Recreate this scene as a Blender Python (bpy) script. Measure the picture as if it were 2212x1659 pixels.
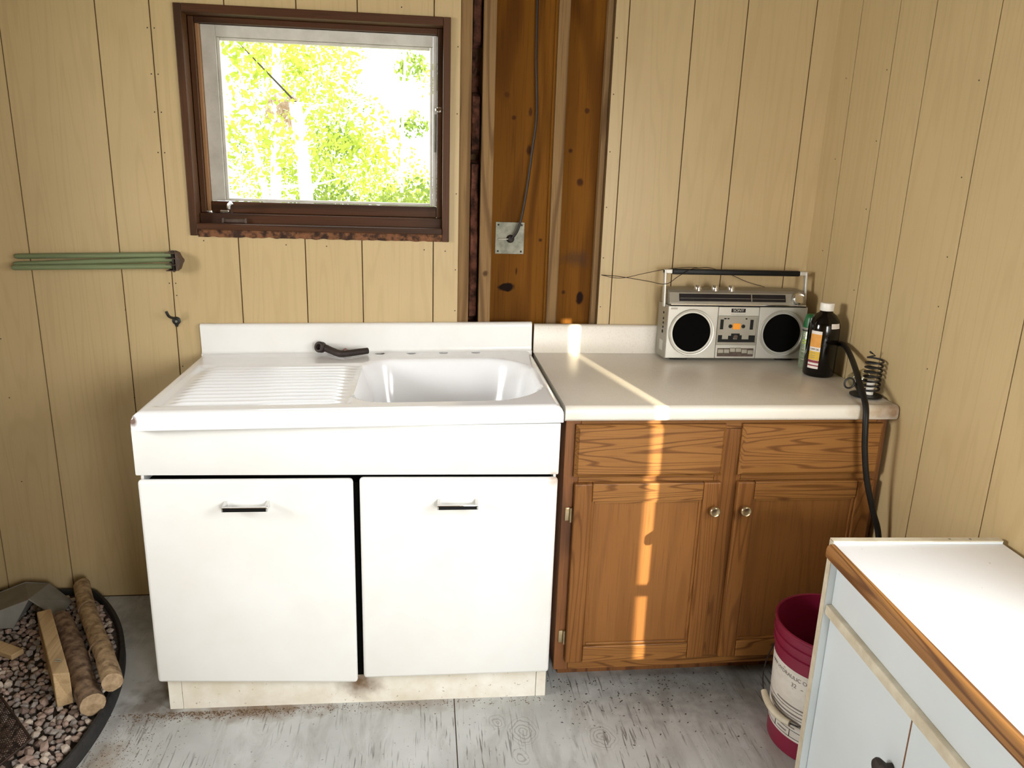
import bpy, bmesh, math, random
from mathutils import Vector, Matrix, noise as mnoise
random.seed(7)
for o in list(bpy.data.objects): bpy.data.objects.remove(o)
scene = bpy.context.scene
COL = scene.collection
PI = math.pi

# ------------------------------------------------------------------ camera
F_PX, W_PX = 1678.4, 2212
CAM = Vector((0.7384, -2.6425, 1.5349)); YAW, PITCH, ROLL = .1176, .2698, .0325
fw = Vector((math.sin(YAW)*math.cos(PITCH), math.cos(YAW)*math.cos(PITCH), -math.sin(PITCH)))
rt = Vector((math.cos(YAW), -math.sin(YAW), 0)); up = rt.cross(fw)
rt, up = math.cos(ROLL)*rt + math.sin(ROLL)*up, -math.sin(ROLL)*rt + math.cos(ROLL)*up
cd = bpy.data.cameras.new('camera'); cam = bpy.data.objects.new('camera', cd); COL.objects.link(cam)
cd.sensor_width = 36; cd.lens = F_PX*36/W_PX; cd.clip_start = .05; cd.clip_end = 200
cam.matrix_world = Matrix(((rt.x, up.x, -fw.x, CAM.x), (rt.y, up.y, -fw.y, CAM.y), (rt.z, up.z, -fw.z, CAM.z), (0, 0, 0, 1)))
scene.camera = cam

# ------------------------------------------------------------------ sky, sun, daylight at the openings, exposure
world = bpy.data.worlds.new('sky'); scene.world = world; world.use_nodes = True
bg = world.node_tree.nodes['Background']; bg.inputs[0].default_value = (.93, .97, 1, 1); bg.inputs[1].default_value = 9
SUN_AZ, SUN_EL = math.radians(11.4), math.radians(10)
sd = bpy.data.lights.new('sun', 'SUN'); sd.energy = 20; sd.angle = math.radians(.2); sd.color = (1, .86, .60)
sun = bpy.data.objects.new('sun', sd); COL.objects.link(sun)
sdir = Vector((-math.sin(SUN_AZ)*math.cos(SUN_EL), math.cos(SUN_AZ)*math.cos(SUN_EL), -math.sin(SUN_EL)))
sun.rotation_euler = sdir.to_track_quat('-Z', 'Y').to_euler(); sun.location = (3, -9, 4)
def area(name, loc, direction, sx, sy, watts, col=(1, 1, 1), spread=140):
    l = bpy.data.lights.new(name, 'AREA'); l.shape = 'RECTANGLE'; l.size = sx; l.size_y = sy; l.energy = watts; l.color = col; l.spread = math.radians(spread)
    o = bpy.data.objects.new(name, l); COL.objects.link(o); o.location = loc
    o.rotation_euler = Vector(direction).to_track_quat('-Z', 'Y').to_euler(); return o
area('daylight_side_window', (2.17, -1.95, 1.5), (-1, .1, -.5), .9, .85, 44, (.96, .98, 1))
area('daylight_front_window', (1.66, -3.68, 1.25), (-.1, 1, -.42), .72, 1.1, 62, (1, .98, .95))
area('daylight_left_window', (-1.78, -1.55, 1.6), (1, .12, -.10), .8, .7, 34, (1, .98, .95), 95)
scene.view_settings.view_transform = 'Standard'; scene.view_settings.look = 'None'
scene.view_settings.gamma = 1; scene.view_settings.use_curve_mapping = False
scene.view_settings.exposure = -0.78

# ------------------------------------------------------------------ materials
def new_mat(name):
    m = bpy.data.materials.new(name); m.use_nodes = True
    return m, m.node_tree.nodes, m.node_tree.links, m.node_tree.nodes['Principled BSDF']
def c4(c): return (c[0], c[1], c[2], 1)
class NT:
    def __init__(s, m): s.n = m.node_tree.nodes; s.l = m.node_tree.links; s.tc = s.n.new('ShaderNodeTexCoord')
    def link(s, a, b): s.l.new(a, b)
    def coords(s, scale=(1, 1, 1), src='Object', rnd=False):
        mp = s.n.new('ShaderNodeMapping'); mp.inputs['Scale'].default_value = scale; s.link(s.tc.outputs[src], mp.inputs[0])
        if rnd:
            oi = s.n.new('ShaderNodeObjectInfo'); cm = s.n.new('ShaderNodeMath'); cm.operation = 'MULTIPLY'; cm.inputs[1].default_value = 37.0
            s.link(oi.outputs['Random'], cm.inputs[0]); cx = s.n.new('ShaderNodeCombineXYZ')
            for i in range(3): s.link(cm.outputs[0], cx.inputs[i])
            s.link(cx.outputs[0], mp.inputs['Location'])
        return mp.outputs[0]
    def noise(s, vec, scale=5, detail=3, rough=.5, dist=0):
        t = s.n.new('ShaderNodeTexNoise'); t.inputs['Scale'].default_value = scale; t.inputs['Detail'].default_value = detail
        t.inputs['Roughness'].default_value = rough; t.inputs['Distortion'].default_value = dist; s.link(vec, t.inputs['Vector']); return t.outputs[0]
    def math(s, op, a, b=None, c=None, clamp=False):
        m = s.n.new('ShaderNodeMath'); m.operation = op; m.use_clamp = clamp
        for i, v in enumerate((a, b, c)):
            if v is None: continue
            if isinstance(v, (int, float)): m.inputs[i].default_value = v
            else: s.link(v, m.inputs[i])
        return m.outputs[0]
    def ramp(s, fac, lo, hi, c0=0., c1=1.):
        m = s.n.new('ShaderNodeMapRange'); m.inputs['From Min'].default_value = lo; m.inputs['From Max'].default_value = hi
        m.inputs['To Min'].default_value = c0; m.inputs['To Max'].default_value = c1; s.link(fac, m.inputs[0]); return m.outputs[0]
    def mix(s, fac, a, b, mode='MIX'):
        m = s.n.new('ShaderNodeMix'); m.data_type = 'RGBA'; m.blend_type = mode
        for sock, v in ((m.inputs[0], fac), (m.inputs[6], a), (m.inputs[7], b)):
            if isinstance(v, (int, float)): sock.default_value = v
            elif isinstance(v, tuple): sock.default_value = c4(v)
            else: s.link(v, sock)
        return m.outputs[2]
    def spot(s, pos, rad, soft=.5, sc=(1, 1, 1), ns=30, na=.5):
        """mask of one stain: 1 inside, 0 outside, ragged by noise"""
        v = s.n.new('ShaderNodeVectorMath'); v.operation = 'SUBTRACT'; s.link(s.tc.outputs['Object'], v.inputs[0]); v.inputs[1].default_value = pos
        w = s.n.new('ShaderNodeVectorMath'); w.operation = 'MULTIPLY'; s.link(v.outputs[0], w.inputs[0]); w.inputs[1].default_value = sc
        l = s.n.new('ShaderNodeVectorMath'); l.operation = 'LENGTH'; s.link(w.outputs[0], l.inputs[0])
        nz = s.noise(s.coords(), ns, 4)
        d = s.math('ADD', s.math('DIVIDE', l.outputs['Value'], rad), s.math('MULTIPLY', s.math('SUBTRACT', nz, .5), na*2))
        return s.ramp(d, 1.0, 1.0-soft, 0, 1)
    def bump(s, bsdf, h, strength=.2, dist=.002):
        b = s.n.new('ShaderNodeBump'); b.inputs['Strength'].default_value = strength; b.inputs['Distance'].default_value = dist
        s.link(h, b.inputs['Height']); s.link(b.outputs[0], bsdf.inputs['Normal'])
def surf(name, c1, c2=None, rough=.5, metal=0, scale=(1, 1, 1), ns=8, lo=.35, hi=.65, bump=0, bdist=.002, spots=(), coat=0, rnd=False, fine=None, spec=None):
    """noise-varied surface; spots = [(pos, radius, colour, opacity, squash, softness)]"""
    m, n, l, b = new_mat(name); t = NT(m); c2 = c2 or c1
    v = t.coords(scale, rnd=rnd); nz = t.noise(v, ns, 5, .6)
    col = t.mix(t.ramp(nz, lo, hi), c1, c2)
    if fine:
        fc, fs, flo, fhi = fine; col = t.mix(t.ramp(t.noise(v, fs, 2), flo, fhi), col, fc)
    for sp in spots:
        pos, rad, sc_, op = sp[:4]; sq = sp[4] if len(sp) > 4 else (1, 1, 1); so = sp[5] if len(sp) > 5 else .5
        col = t.mix(t.math('MULTIPLY', t.spot(pos, rad, so, sq), op), col, sc_)
    l.new(col, b.inputs['Base Color']); b.inputs['Roughness'].default_value = rough; b.inputs['Metallic'].default_value = metal
    if coat: b.inputs['Coat Weight'].default_value = coat; b.inputs['Coat Roughness'].default_value = .08
    if spec is not None: b.inputs['Specular IOR Level'].default_value = spec
    if bump: t.bump(b, nz, bump, bdist)
    return m
def wood(name, base, dark, axis='z', rings=26, size=2.2, stretch=.07, rough=.45, pores=.5, contrast=.75, spots=(), rnd=False, bump=.15, spec=.4, lthr=.35):
    """figured wood: growth lines along one axis, pores, blotches"""
    m, n, l, b = new_mat(name); t = NT(m)
    st = {'x': (stretch, 1, 1), 'y': (1, stretch, 1), 'z': (1, 1, stretch)}[axis]
    st = tuple(k*size for k in st)
    v = t.coords(st, rnd=rnd)
    nz = t.noise(v, 1.6, 2, .45)
    g = t.math('SINE', t.math('MULTIPLY', nz, rings*PI))
    line = t.ramp(g, lthr, 1.0)
    fs = {'x': (6, 260, 260), 'y': (260, 6, 260), 'z': (260, 260, 6)}[axis]
    po = t.ramp(t.noise(t.coords(fs, rnd=rnd), 1, 2), .52, .72)
    bl = t.ramp(t.noise(t.coords((3, 3, 3), rnd=rnd), 1, 3), .35, .7)
    mid = tuple(.6*p+.4*q for p, q in zip(base, dark))
    col = t.mix(t.math('MULTIPLY', bl, .7), base, mid)
    col = t.mix(t.math('MULTIPLY', line, contrast), col, dark)
    col = t.mix(t.math('MULTIPLY', po, pores), col, dark)
    for sp in spots:
        pos, rad, sc_, op = sp[:4]; sq = sp[4] if len(sp) > 4 else (1, 1, 1); so = sp[5] if len(sp) > 5 else .5
        col = t.mix(t.math('MULTIPLY', t.spot(pos, rad, so, sq), op), col, sc_)
    l.new(col, b.inputs['Base Color']); b.inputs['Roughness'].default_value = rough; b.inputs['Specular IOR Level'].default_value = spec
    if bump: t.bump(b, t.math('ADD', po, line), bump, .0006)
    return m
def glass_mat(name, tint=(.95, .97, .95), gloss=.02, rough=.02):
    m, n, l, b = new_mat(name); n.remove(b)
    tr = n.new('ShaderNodeBsdfTransparent'); tr.inputs[0].default_value = c4(tint); gl = n.new('ShaderNodeBsdfGlossy'); gl.inputs['Roughness'].default_value = rough
    mx = n.new('ShaderNodeMixShader'); mx.inputs[0].default_value = gloss
    l.new(tr.outputs[0], mx.inputs[1]); l.new(gl.outputs[0], mx.inputs[2]); l.new(mx.outputs[0], n['Material Output'].inputs[0]); return m
def leaf_mat(name, a, b_):
    m, n, l, b = new_mat(name); t = NT(m); n.remove(b)
    col = t.mix(t.ramp(t.noise(t.coords(), 2.2, 3), .38, .62), a, b_)
    d = n.new('ShaderNodeBsdfDiffuse'); tr = n.new('ShaderNodeBsdfTranslucent'); l.new(col, d.inputs[0]); l.new(col, tr.inputs[0])
    mx = n.new('ShaderNodeMixShader'); mx.inputs[0].default_value = .45; l.new(d.outputs[0], mx.inputs[1]); l.new(tr.outputs[0], mx.inputs[2])
    l.new(mx.outputs[0], n['Material Output'].inputs[0]); return m
M = {}
M['panel'] = wood('beige_panel_print', (.535, .405, .215), (.40, .295, .142), 'z', rings=26, size=5, stretch=.07, rough=.42, pores=.22, contrast=.24, bump=.06)
M['groove'] = surf('groove_brown', (.13, .07, .022), (.09, .045, .015), rough=.8)
M['window_wood'] = wood('dark_stained_wood', (.075, .028, .010), (.025, .010, .004), 'x', rings=14, size=3, rough=.5, spec=.25)
M['window_wood_v'] = wood('dark_stained_wood_upright', (.085, .034, .012), (.028, .012, .005), 'z', rings=14, size=3, rough=.5, spec=.25)
M['sash_brown'] = wood('brown_sash_edge', (.36, .19, .085), (.14, .06, .025), 'z', rings=14, size=3, rough=.6)  # lighter brown than the rest of the window wood
M['white_paint'] = surf('old_white_paint', (.62, .60, .55), (.48, .46, .41), .55, ns=14, lo=.4, hi=.75)
M['stud'] = wood('old_stud', (.26, .16, .07), (.11, .058, .022), 'z', rings=20, size=4, rough=.75, spec=.2, spots=[((.908, 0, 1.55), .02, (.05, .02, .01), .9), ((.947, 0, 1.19), .012, (.06, .03, .01), .9)])
kn = (.045, .016, .006)
M['plywood'] = wood('aged_plywood', (.185, .073, .008), (.085, .029, .004), 'z', rings=9, size=3.0, stretch=.16, rough=.6, pores=.45, contrast=.62, spec=.06,
    spots=[((1.028, .06, 1.135), .026, (.012, .005, .003), 1, (.75, 0, 1.5), .25), ((1.09, .06, 1.60), .014, kn, .9, (1.3, 0, .7)), ((1.09, .06, 1.72), .011, kn, .8, (1.5, 0, .6)),
           ((1.035, .06, 1.70), .009, kn, .8), ((1.29, .06, 1.10), .018, (.015, .006, .003), 1, (1.2, 0, .7), .3), ((1.27, .06, 1.50), .016, kn, .9), ((1.23, .06, 1.60), .009, kn, .9),
           ((1.27, .06, 1.24), .06, (.05, .03, .02), .55, (.8, 0, 1.6), .8), ((1.075, .06, 1.255), .008, kn, .9), ((1.06, .06, 1.19), .010, kn, .9, (2, 0, .6)), ((1.14, .06, 1.30), .008, kn, .9), ((1.23, .06, 1.12), .010, kn, .9), ((1.01, .06, 1.77), .012, kn, .5), ((1.28, .06, 1.73), .010, kn, .8)])
M['insulation'] = surf('pink_brown_insulation', (.20, .075, .045), (.03, .012, .006), .95, ns=22, lo=.4, hi=.62, bump=.6, bdist=.01)
M['torn_board'] = surf('torn_brown_fibre', (.20, .085, .035), (.035, .015, .008), .95, ns=45, lo=.42, hi=.6, bump=.6, bdist=.006)
M['galv'] = surf('galvanised_steel', (.30, .30, .235), (.19, .195, .15), .55, .25, ns=30, lo=.4, hi=.6)
M['cable'] = surf('brown_cable', (.022, .010, .006), (.012, .006, .004), .5)
M['copper_wire'] = surf('pale_wire', (.75, .72, .62), None, .4, .3)
M['enamel'] = surf('white_enamel', (.91, .93, .96), (.88, .90, .93), .16, ns=3, coat=.4, spots=[((0.004, -.675, -.022), .016, (.12, .05, .02), .9), ((.592, -.047, 0), .026, (.42, .33, .2), .7, (1, 1.4, 1)), ((.70, -.047, 0), .024, (.42, .33, .2), .6, (1, 1.4, 1)), ((1.108, -.66, -.01), .014, (.4, .28, .15), .8)])
M['enamel_door'] = surf('white_enamel_doors', (.83, .84, .83), (.79, .785, .75), .3, ns=3.5, lo=.4, hi=.7, coat=.2, spots=[((1.108, -.665, .715), .025, (.45, .26, .15), .6)])
M['toe'] = surf('dirty_white_toe', (.82, .80, .73), (.68, .63, .51), .5, ns=9, fine=((.3, .22, .12), 80, .66, .75), spots=[((.565, -.64, .075), .07, (.12, .055, .012), .95, (.9, 0, 1), .9)])
M['chrome'] = surf('chrome', (.78, .78, .78), None, .14, 1)
M['satin'] = surf('satin_silver', (.56, .55, .50), (.50, .49, .44), .38, .55, ns=6)
M['satin_dark'] = surf('dull_silver', (.36, .34, .28), (.30, .28, .23), .45, .5, ns=6)
M['black'] = surf('black_plastic', (.004, .004, .004), None, .45, spec=.25)
M['black_matte'] = surf('black_matte', (.0015, .0015, .0015), None, .9, spec=.08)
M['dial'] = surf('dark_dial', (.010, .009, .013), (.016, .014, .018), .25, ns=20, spec=.3)
M['iron'] = surf('wrought_iron', (.005, .005, .005), (.012, .010, .009), .5, 0, ns=30, bump=.2)
M['rust'] = surf('rusted_iron', (.032, .019, .014), (.016, .010, .008), .65, 0, ns=40, bump=.3)
M['laminate'] = surf('cream_laminate', (.72, .68, .60), (.66, .62, .54), .3, ns=3, fine=((.60, .55, .47), 260, .55, .75), spots=[((2.08, -.645, .895), .055, (.17, .08, .03), .85, (1, .6, 1.2), .9), ((2.0, -.655, .915), .05, (.40, .25, .12), .6, (.7, 1, 2.5), .9), ((1.88, -.45, .918), .2, (.52, .40, .28), .35, (1, 1, 1), .9)])
M['laminate_edge'] = surf('cream_laminate_edge', (.80, .775, .70), (.76, .72, .63), .32, ns=4, spots=[((2.075, -.66, .895), .085, (.17, .085, .03), .9, (1, .6, 1.2), .9), ((2.0, -.66, .90), .06, (.45, .30, .15), .6, (.7, 1, 2), .9)])
M['oak_v'] = wood('oak_upright', (.25, .105, .027), (.10, .035, .008), 'z', rings=44, size=6, stretch=.06, rough=.42, pores=.5, contrast=.6, lthr=.5, spec=.25)
M['oak_h'] = wood('oak_level', (.30, .135, .036), (.10, .036, .009), 'x', rings=60, size=6, stretch=.06, rough=.42, pores=.45, contrast=.75, lthr=.55, spec=.25)
M['oak_panel'] = wood('oak_veneer_panel', (.265, .112, .030), (.15, .058, .014), 'z', rings=16, size=4, stretch=.1, rough=.45, pores=.5, contrast=.3, spec=.25)
M['oak_dark'] = wood('dark_oak_frame', (.22, .085, .024), (.07, .024, .007), 'z', rings=16, size=3, rough=.45)
M['brass'] = surf('aged_brass', (.62, .50, .30), (.45, .36, .22), .25, .9, ns=30)
M['floor'] = None
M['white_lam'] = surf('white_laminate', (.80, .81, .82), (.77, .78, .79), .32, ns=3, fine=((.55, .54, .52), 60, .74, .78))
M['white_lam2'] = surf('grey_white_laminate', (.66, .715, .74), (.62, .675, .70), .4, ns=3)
M['cream_edge'] = surf('cream_edge_strip', (.66, .61, .48), (.52, .45, .32), .5, ns=18)
M['oak_edge'] = wood('oak_nosing', (.36, .17, .05), (.10, .035, .010), 'y', rings=34, size=6, stretch=.03, rough=.4, contrast=.85)
M['burgundy'] = surf('burgundy_plastic', (.24, .012, .045), (.20, .010, .038), .35, ns=5)
M['bucket_label'] = surf('scuffed_white_label', (.74, .71, .65), (.58, .54, .47), .5, scale=(1, 1, 3), ns=12, lo=.45, hi=.8, fine=((.25, .20, .16), 55, .68, .74))
M['ink'] = surf('dark_print', (.045, .03, .025), None, .6)
M['ink_grey'] = surf('grey_print', (.22, .19, .17), None, .6)
M['green_can'] = surf('pale_green_can', (.36, .43, .30), (.25, .32, .20), .3, .35, scale=(1, 1, 2), ns=60, lo=.4, hi=.6)
M['green_cap'] = surf('green_cap', (.015, .15, .045), None, .35)
M['lime'] = surf('lime_print', (.48, .60, .10), None, .4)
M['bottle'] = surf('dark_bottle', (.003, .002, .0015), None, .1, spec=.4)
M['cap_white'] = surf('white_cap', (.80, .78, .72), None, .4)
M['lab_white'] = surf('label_white', (.72, .66, .60), None, .5)
M['lab_orange'] = surf('label_orange', (.62, .26, .035), (.70, .34, .06), .5, ns=60)
M['lab_yellow'] = surf('label_yellow', (.62, .40, .035), None, .5)
M['lab_red'] = surf('label_red', (.22, .02, .035), None, .5)
M['sticker'] = surf('orange_sticker', (.95, .36, .02), None, .5)
M['green_paint'] = wood('green_painted_dowel', (.20, .245, .125), (.10, .13, .06), 'x', rings=12, size=5, rough=.5, pores=.3, contrast=.4)
M['bracket'] = surf('brown_painted_metal', (.06, .035, .025), (.11, .075, .055), .5, .2, ns=40)
M['glass'] = glass_mat('window_glass')
M['votive'] = glass_mat('clear_glass', (.86, .87, .80), .22, .05)
M['candle'] = surf('white_wax', (.78, .74, .66), None, .5)
M['hose'] = surf('black_hose', (.005, .0045, .004), (.010, .008, .006), .5, ns=30, spec=.3)
M['rag'] = surf('faded_red_paper', (.42, .16, .15), (.50, .34, .32), .8, ns=50)
M['sheet'] = surf('dull_grey_sheet_metal', (.25, .245, .225), (.18, .175, .155), .65, .1, ns=7)
M['lumber'] = wood('weathered_lumber', (.50, .36, .20), (.24, .145, .07), 'y', rings=12, size=5, rough=.8, spec=.15, contrast=.5)
M['bark'] = surf('worn_bark', (.27, .18, .11), (.085, .05, .03), .9, ns=34, lo=.38, hi=.62, bump=.7, bdist=.005)
M['bark_pale'] = surf('pale_stripped_log', (.46, .33, .19), (.17, .105, .055), .9, ns=36, lo=.40, hi=.66, bump=.7, bdist=.004)
M['endgrain'] = surf('sawn_end_grain', (.44, .32, .19), (.22, .145, .08), .85, ns=45)
M['rim'] = surf('black_rubber_rim', (.010, .0095, .0095), (.022, .020, .020), .65, ns=60, bump=.3)
M['under_gravel'] = surf('gravel_dust', (.10, .075, .06), (.05, .04, .033), .95, ns=60)
STONES = [surf('gravel_stone_%s' % k, a, b, .75, ns=40, rnd=True, bump=.3) for k, a, b in (
    ('pinkish', (.42, .31, .25), (.27, .19, .155)), ('grey', (.34, .30, .27), (.21, .18, .16)), ('pale', (.60, .51, .42), (.40, .33, .27)), ('brown', (.24, .17, .135), (.14, .10, .08)))]
M['mesh_metal'] = surf('rusty_black_mesh', (.03, .02, .016), (.07, .04, .03), .6, .5, ns=60)
M['crumb'] = surf('dry_crumbs', (.20, .115, .05), (.07, .04, .02), .9, ns=200)
M['crumb_dark'] = surf('dark_crumbs', (.02, .017, .014), (.05, .04, .03), .9, ns=200)
M['trunk'] = surf('pale_birch_bark', (.72, .70, .66), (.55, .52, .48), .8, ns=14, scale=(1, 1, .3))
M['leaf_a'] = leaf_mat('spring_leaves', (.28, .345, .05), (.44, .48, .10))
M['leaf_b'] = leaf_mat('dark_green_leaves', (.13, .20, .045), (.31, .36, .09))  # darker leaf greens for the sapling and the far tree
M['leaf_red'] = leaf_mat('dead_leaves', (.36, .24, .17), (.42, .34, .26))
M['ground'] = surf('sunlit_undergrowth', (.42, .46, .14), (.55, .52, .30), .95, ns=6)
M['blocker'] = surf('blocker_boards', (.35, .33, .30), (.28, .26, .24), .8)  # boards of the added walls that block the sun
M['ceiling'] = surf('ceiling_boards', (.24, .17, .10), (.18, .12, .07), .7)
def floor_mat():
    m, n, l, b = new_mat('grey_painted_plywood'); t = NT(m)
    big = t.noise(t.coords((1, 1, 1)), 2.6, 4, .6)
    col = t.mix(t.ramp(big, .36, .66), (.52, .535, .53), (.38, .39, .38))
    sc = t.noise(t.coords((5, 1.2, 1)), 1.7, 5, .65, .8)
    col = t.mix(t.math('MULTIPLY', t.ramp(sc, .50, .72), .55), col, (.17, .155, .125))
    # weathered grain checks, running along y
    g = t.noise(t.coords((150, 9, 1)), 1, 2, .5, .25); ar = t.ramp(t.noise(t.coords((1, 1, 1)), 4.2, 3), .45, .62)
    chk = t.math('MULTIPLY', t.ramp(g, .585, .66), ar)
    col = t.mix(t.math('MULTIPLY', chk, .8), col, (.075, .065, .055))
    col = t.mix(t.math('MULTIPLY', t.ramp(t.noise(t.coords((1, 1, 1)), 120, 2), .68, .74), .6), col, (.06, .05, .04))
    # knots: rings of worn paint
    for (x, y, r) in ((1.02, -.80, .055), (1.24, -.84, .05), (1.0, -.90, .03), (.95, -.76, .03)):
        v = n.new('ShaderNodeVectorMath'); v.operation = 'SUBTRACT'; l.new(t.tc.outputs['Object'], v.inputs[0]); v.inputs[1].default_value = (x, y, 0)
        w = n.new('ShaderNodeVectorMath'); w.operation = 'MULTIPLY'; l.new(v.outputs[0], w.inputs[0]); w.inputs[1].default_value = (1, .8, 0)
        ln = n.new('ShaderNodeVectorMath'); ln.operation = 'LENGTH'; l.new(w.outputs[0], ln.inputs[0])
        d = t.math('ADD', ln.outputs['Value'], t.math('MULTIPLY', t.math('SUBTRACT', t.noise(t.coords(), 25, 3), .5), .03))
        ring = t.ramp(t.math('SINE', t.math('MULTIPLY', d, 620)), .3, 1)
        col = t.mix(t.math('MULTIPLY', t.math('MULTIPLY', ring, t.ramp(d, r, r*.6)), .5), col, (.15, .135, .11))
    # swept dirt by sink cabinet and hearth; darker patches by oak cabinet, back wall
    for sp in (((.25, -.655, 0), .16, (.15, .085, .035), .8, (.55, 2.6, 0), .8), ((.72, -.66, 0), .12, (.17, .11, .06), .45, (.5, 2.6, 0), .8), ((-.05, -.62, 0), .12, (.09, .06, .035), .7, (1, .9, 0), .9), ((-.1, -.83, 0), .07, (.22, .14, .06), .6, (1, .8, 0), .9), ((1.6, -.62, 0), .32, (.085, .08, .07), .55, (.7, 1.4, 0), .9), ((-.22, -.15, 0), .2, (.08, .07, .06), .4, (1, 1, 0), .9)):
        col = t.mix(t.math('MULTIPLY', t.spot(sp[0], sp[1], sp[5], sp[4], 25, .8), sp[3]), col, sp[2])
    l.new(col, b.inputs['Base Color']); b.inputs['Roughness'].default_value = .5; b.inputs['Specular IOR Level'].default_value = .35
    t.bump(b, t.math('SUBTRACT', big, chk), .35, .0015); return m
M['floor'] = floor_mat()

# ------------------------------------------------------------------ mesh helpers
class MB:
    def __init__(s): s.bm = bmesh.new(); s.mi = 0
    def _add(s, vs, fs):
        bv = [s.bm.verts.new(v) for v in vs]; out = []
        for f in fs:
            try: fc = s.bm.faces.new([bv[i] for i in f]); fc.material_index = s.mi; out.append(fc)
            except ValueError: pass
        return bv, out
    def hexa(s, v8, bevel=0, seg=2):
        """eight corners: bottom ring then top ring"""
        vs, fs = s._add(v8, [(3, 2, 1, 0), (4, 5, 6, 7), (0, 1, 5, 4), (1, 2, 6, 5), (2, 3, 7, 6), (3, 0, 4, 7)])
        if bevel:
            es = list({e for f in fs for e in f.edges}); r = bmesh.ops.bevel(s.bm, geom=es, offset=bevel, segments=seg, affect='EDGES', profile=.5)
            for f in r['faces']: f.material_index = s.mi
        return s
    def box(s, x0, x1, y0, y1, z0, z1, bevel=0, seg=2):
        return s.hexa([(x0, y0, z0), (x1, y0, z0), (x1, y1, z0), (x0, y1, z0), (x0, y0, z1), (x1, y0, z1), (x1, y1, z1), (x0, y1, z1)], bevel, seg)
    def tube(s, pts, r, n=8, caps=True, smooth_path=0, closed=False):
        P = [Vector(p) for p in pts]
        if smooth_path: P = spline(P, smooth_path)
        R = r if callable(r) else (lambda t: r)
        rings = []; up_ = Vector((0, 0, 1)); N = len(P)
        nrm = None
        for i, p in enumerate(P):
            a = P[(i-1) % N] if (closed or i) else P[i]; b = P[(i+1) % N] if (closed or i < N-1) else P[i]
            d = (b-a).normalized()
            if nrm is None: nrm = d.orthogonal().normalized()
            nrm = (nrm - d*nrm.dot(d)); nrm = nrm.normalized() if nrm.length > 1e-6 else d.orthogonal().normalized()
            bi = d.cross(nrm); rr = R(i/max(1, N-1))
            rings.append([p+nrm*rr*math.cos(2*PI*k/n)+bi*rr*math.sin(2*PI*k/n) for k in range(n)])
        vs = [v for rg in rings for v in rg]; fs = []
        for i in range(N if closed else N-1):
            j = (i+1) % N
            for k in range(n): fs.append((i*n+k, i*n+(k+1) % n, j*n+(k+1) % n, j*n+k))
        if caps and not closed: fs += [tuple(range(n))[::-1], tuple((N-1)*n+k for k in range(n))]
        s._add(vs, fs); return s
    def lathe(s, prof, cx=0, cy=0, n=28, axis='z', a0=0, a1=2*PI, sx=1, sy=1):
        """prof = [(radius, height)]; axis z about (cx, cy), or axis y (then cx=x, cy=z and height runs along -y)"""
        full = abs(a1-a0-2*PI) < 1e-6; m = n if full else n+1; vs = []
        for (r, h) in prof:
            for k in range(m):
                a = a0+(a1-a0)*k/n; c, d = r*math.cos(a)*sx, r*math.sin(a)*sy
                vs.append((cx+c, cy+d, h) if axis == 'z' else ((cx+c, -h, cy+d) if axis == 'y' else (-h, cx+c, cy+d)))
        fs = []
        for i in range(len(prof)-1):
            for k in range(n if full else n):
                k2 = (k+1) % m; fs.append((i*m+k, i*m+k2, (i+1)*m+k2, (i+1)*m+k))
        if full:
            if prof[0][0] > 1e-6: fs.append(tuple(range(m))[::-1])
            if prof[-1][0] > 1e-6: fs.append(tuple((len(prof)-1)*m+k for k in range(m)))
        s._add(vs, fs); return s
    def prism(s, poly, h0, h1, axis='z', bevel=0):
        """extrude a 2-D outline: axis z -> (x,y); axis y -> (x,z); axis x -> (y,z)"""
        f3 = {'z': lambda p, h: (p[0], p[1], h), 'y': lambda p, h: (p[0], h, p[1]), 'x': lambda p, h: (h, p[0], p[1])}[axis]
        n = len(poly); vs = [f3(p, h0) for p in poly]+[f3(p, h1) for p in poly]
        fs = [tuple(range(n))[::-1], tuple(n+i for i in range(n))]+[(i, (i+1) % n, n+(i+1) % n, n+i) for i in range(n)]
        bv, ff = s._add(vs, fs)
        if bevel:
            es = list({e for f in ff for e in f.edges}); bmesh.ops.bevel(s.bm, geom=es, offset=bevel, segments=2, affect='EDGES', profile=.5)
        return s
    def grid(s, pts, w, h):
        s._add(pts, [(j*w+i, j*w+i+1, (j+1)*w+i+1, (j+1)*w+i) for j in range(h-1) for i in range(w-1)]); return s
    def build(s, name, mat, parent=None, smooth=False, loc=None):
        bmesh.ops.remove_doubles(s.bm, verts=s.bm.verts, dist=1e-6)
        bmesh.ops.recalc_face_normals(s.bm, faces=s.bm.faces)
        me = bpy.data.meshes.new(name); s.bm.to_mesh(me); s.bm.free()
        for mm in (mat if isinstance(mat, (list, tuple)) else [mat]): me.materials.append(M[mm] if isinstance(mm, str) else mm)
        if smooth:
            me.polygons.foreach_set('use_smooth', [True]*len(me.polygons))
            try: me.set_sharp_from_angle(angle=math.radians(40))
            except Exception: pass
        o = bpy.data.objects.new(name, me); COL.objects.link(o)
        if parent: o.parent = parent
        if loc: o.location = loc
        return o
def spline(P, k):
    out = []; n = len(P)
    for i in range(n-1):
        p0, p1, p2, p3 = P[max(0, i-1)], P[i], P[i+1], P[min(n-1, i+2)]
        for j in range(k):
            t = j/k; out.append(.5*((2*p1)+(p2-p0)*t+(2*p0-5*p1+4*p2-p3)*t*t+(3*p1-p0-3*p2+p3)*t**3))
    out.append(P[-1]); return out
def tag(o, label, cat, group=None, kind=None):
    o['label'] = label; o['category'] = cat
    if group: o['group'] = group
    if kind: o['kind'] = kind
    return o
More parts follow.
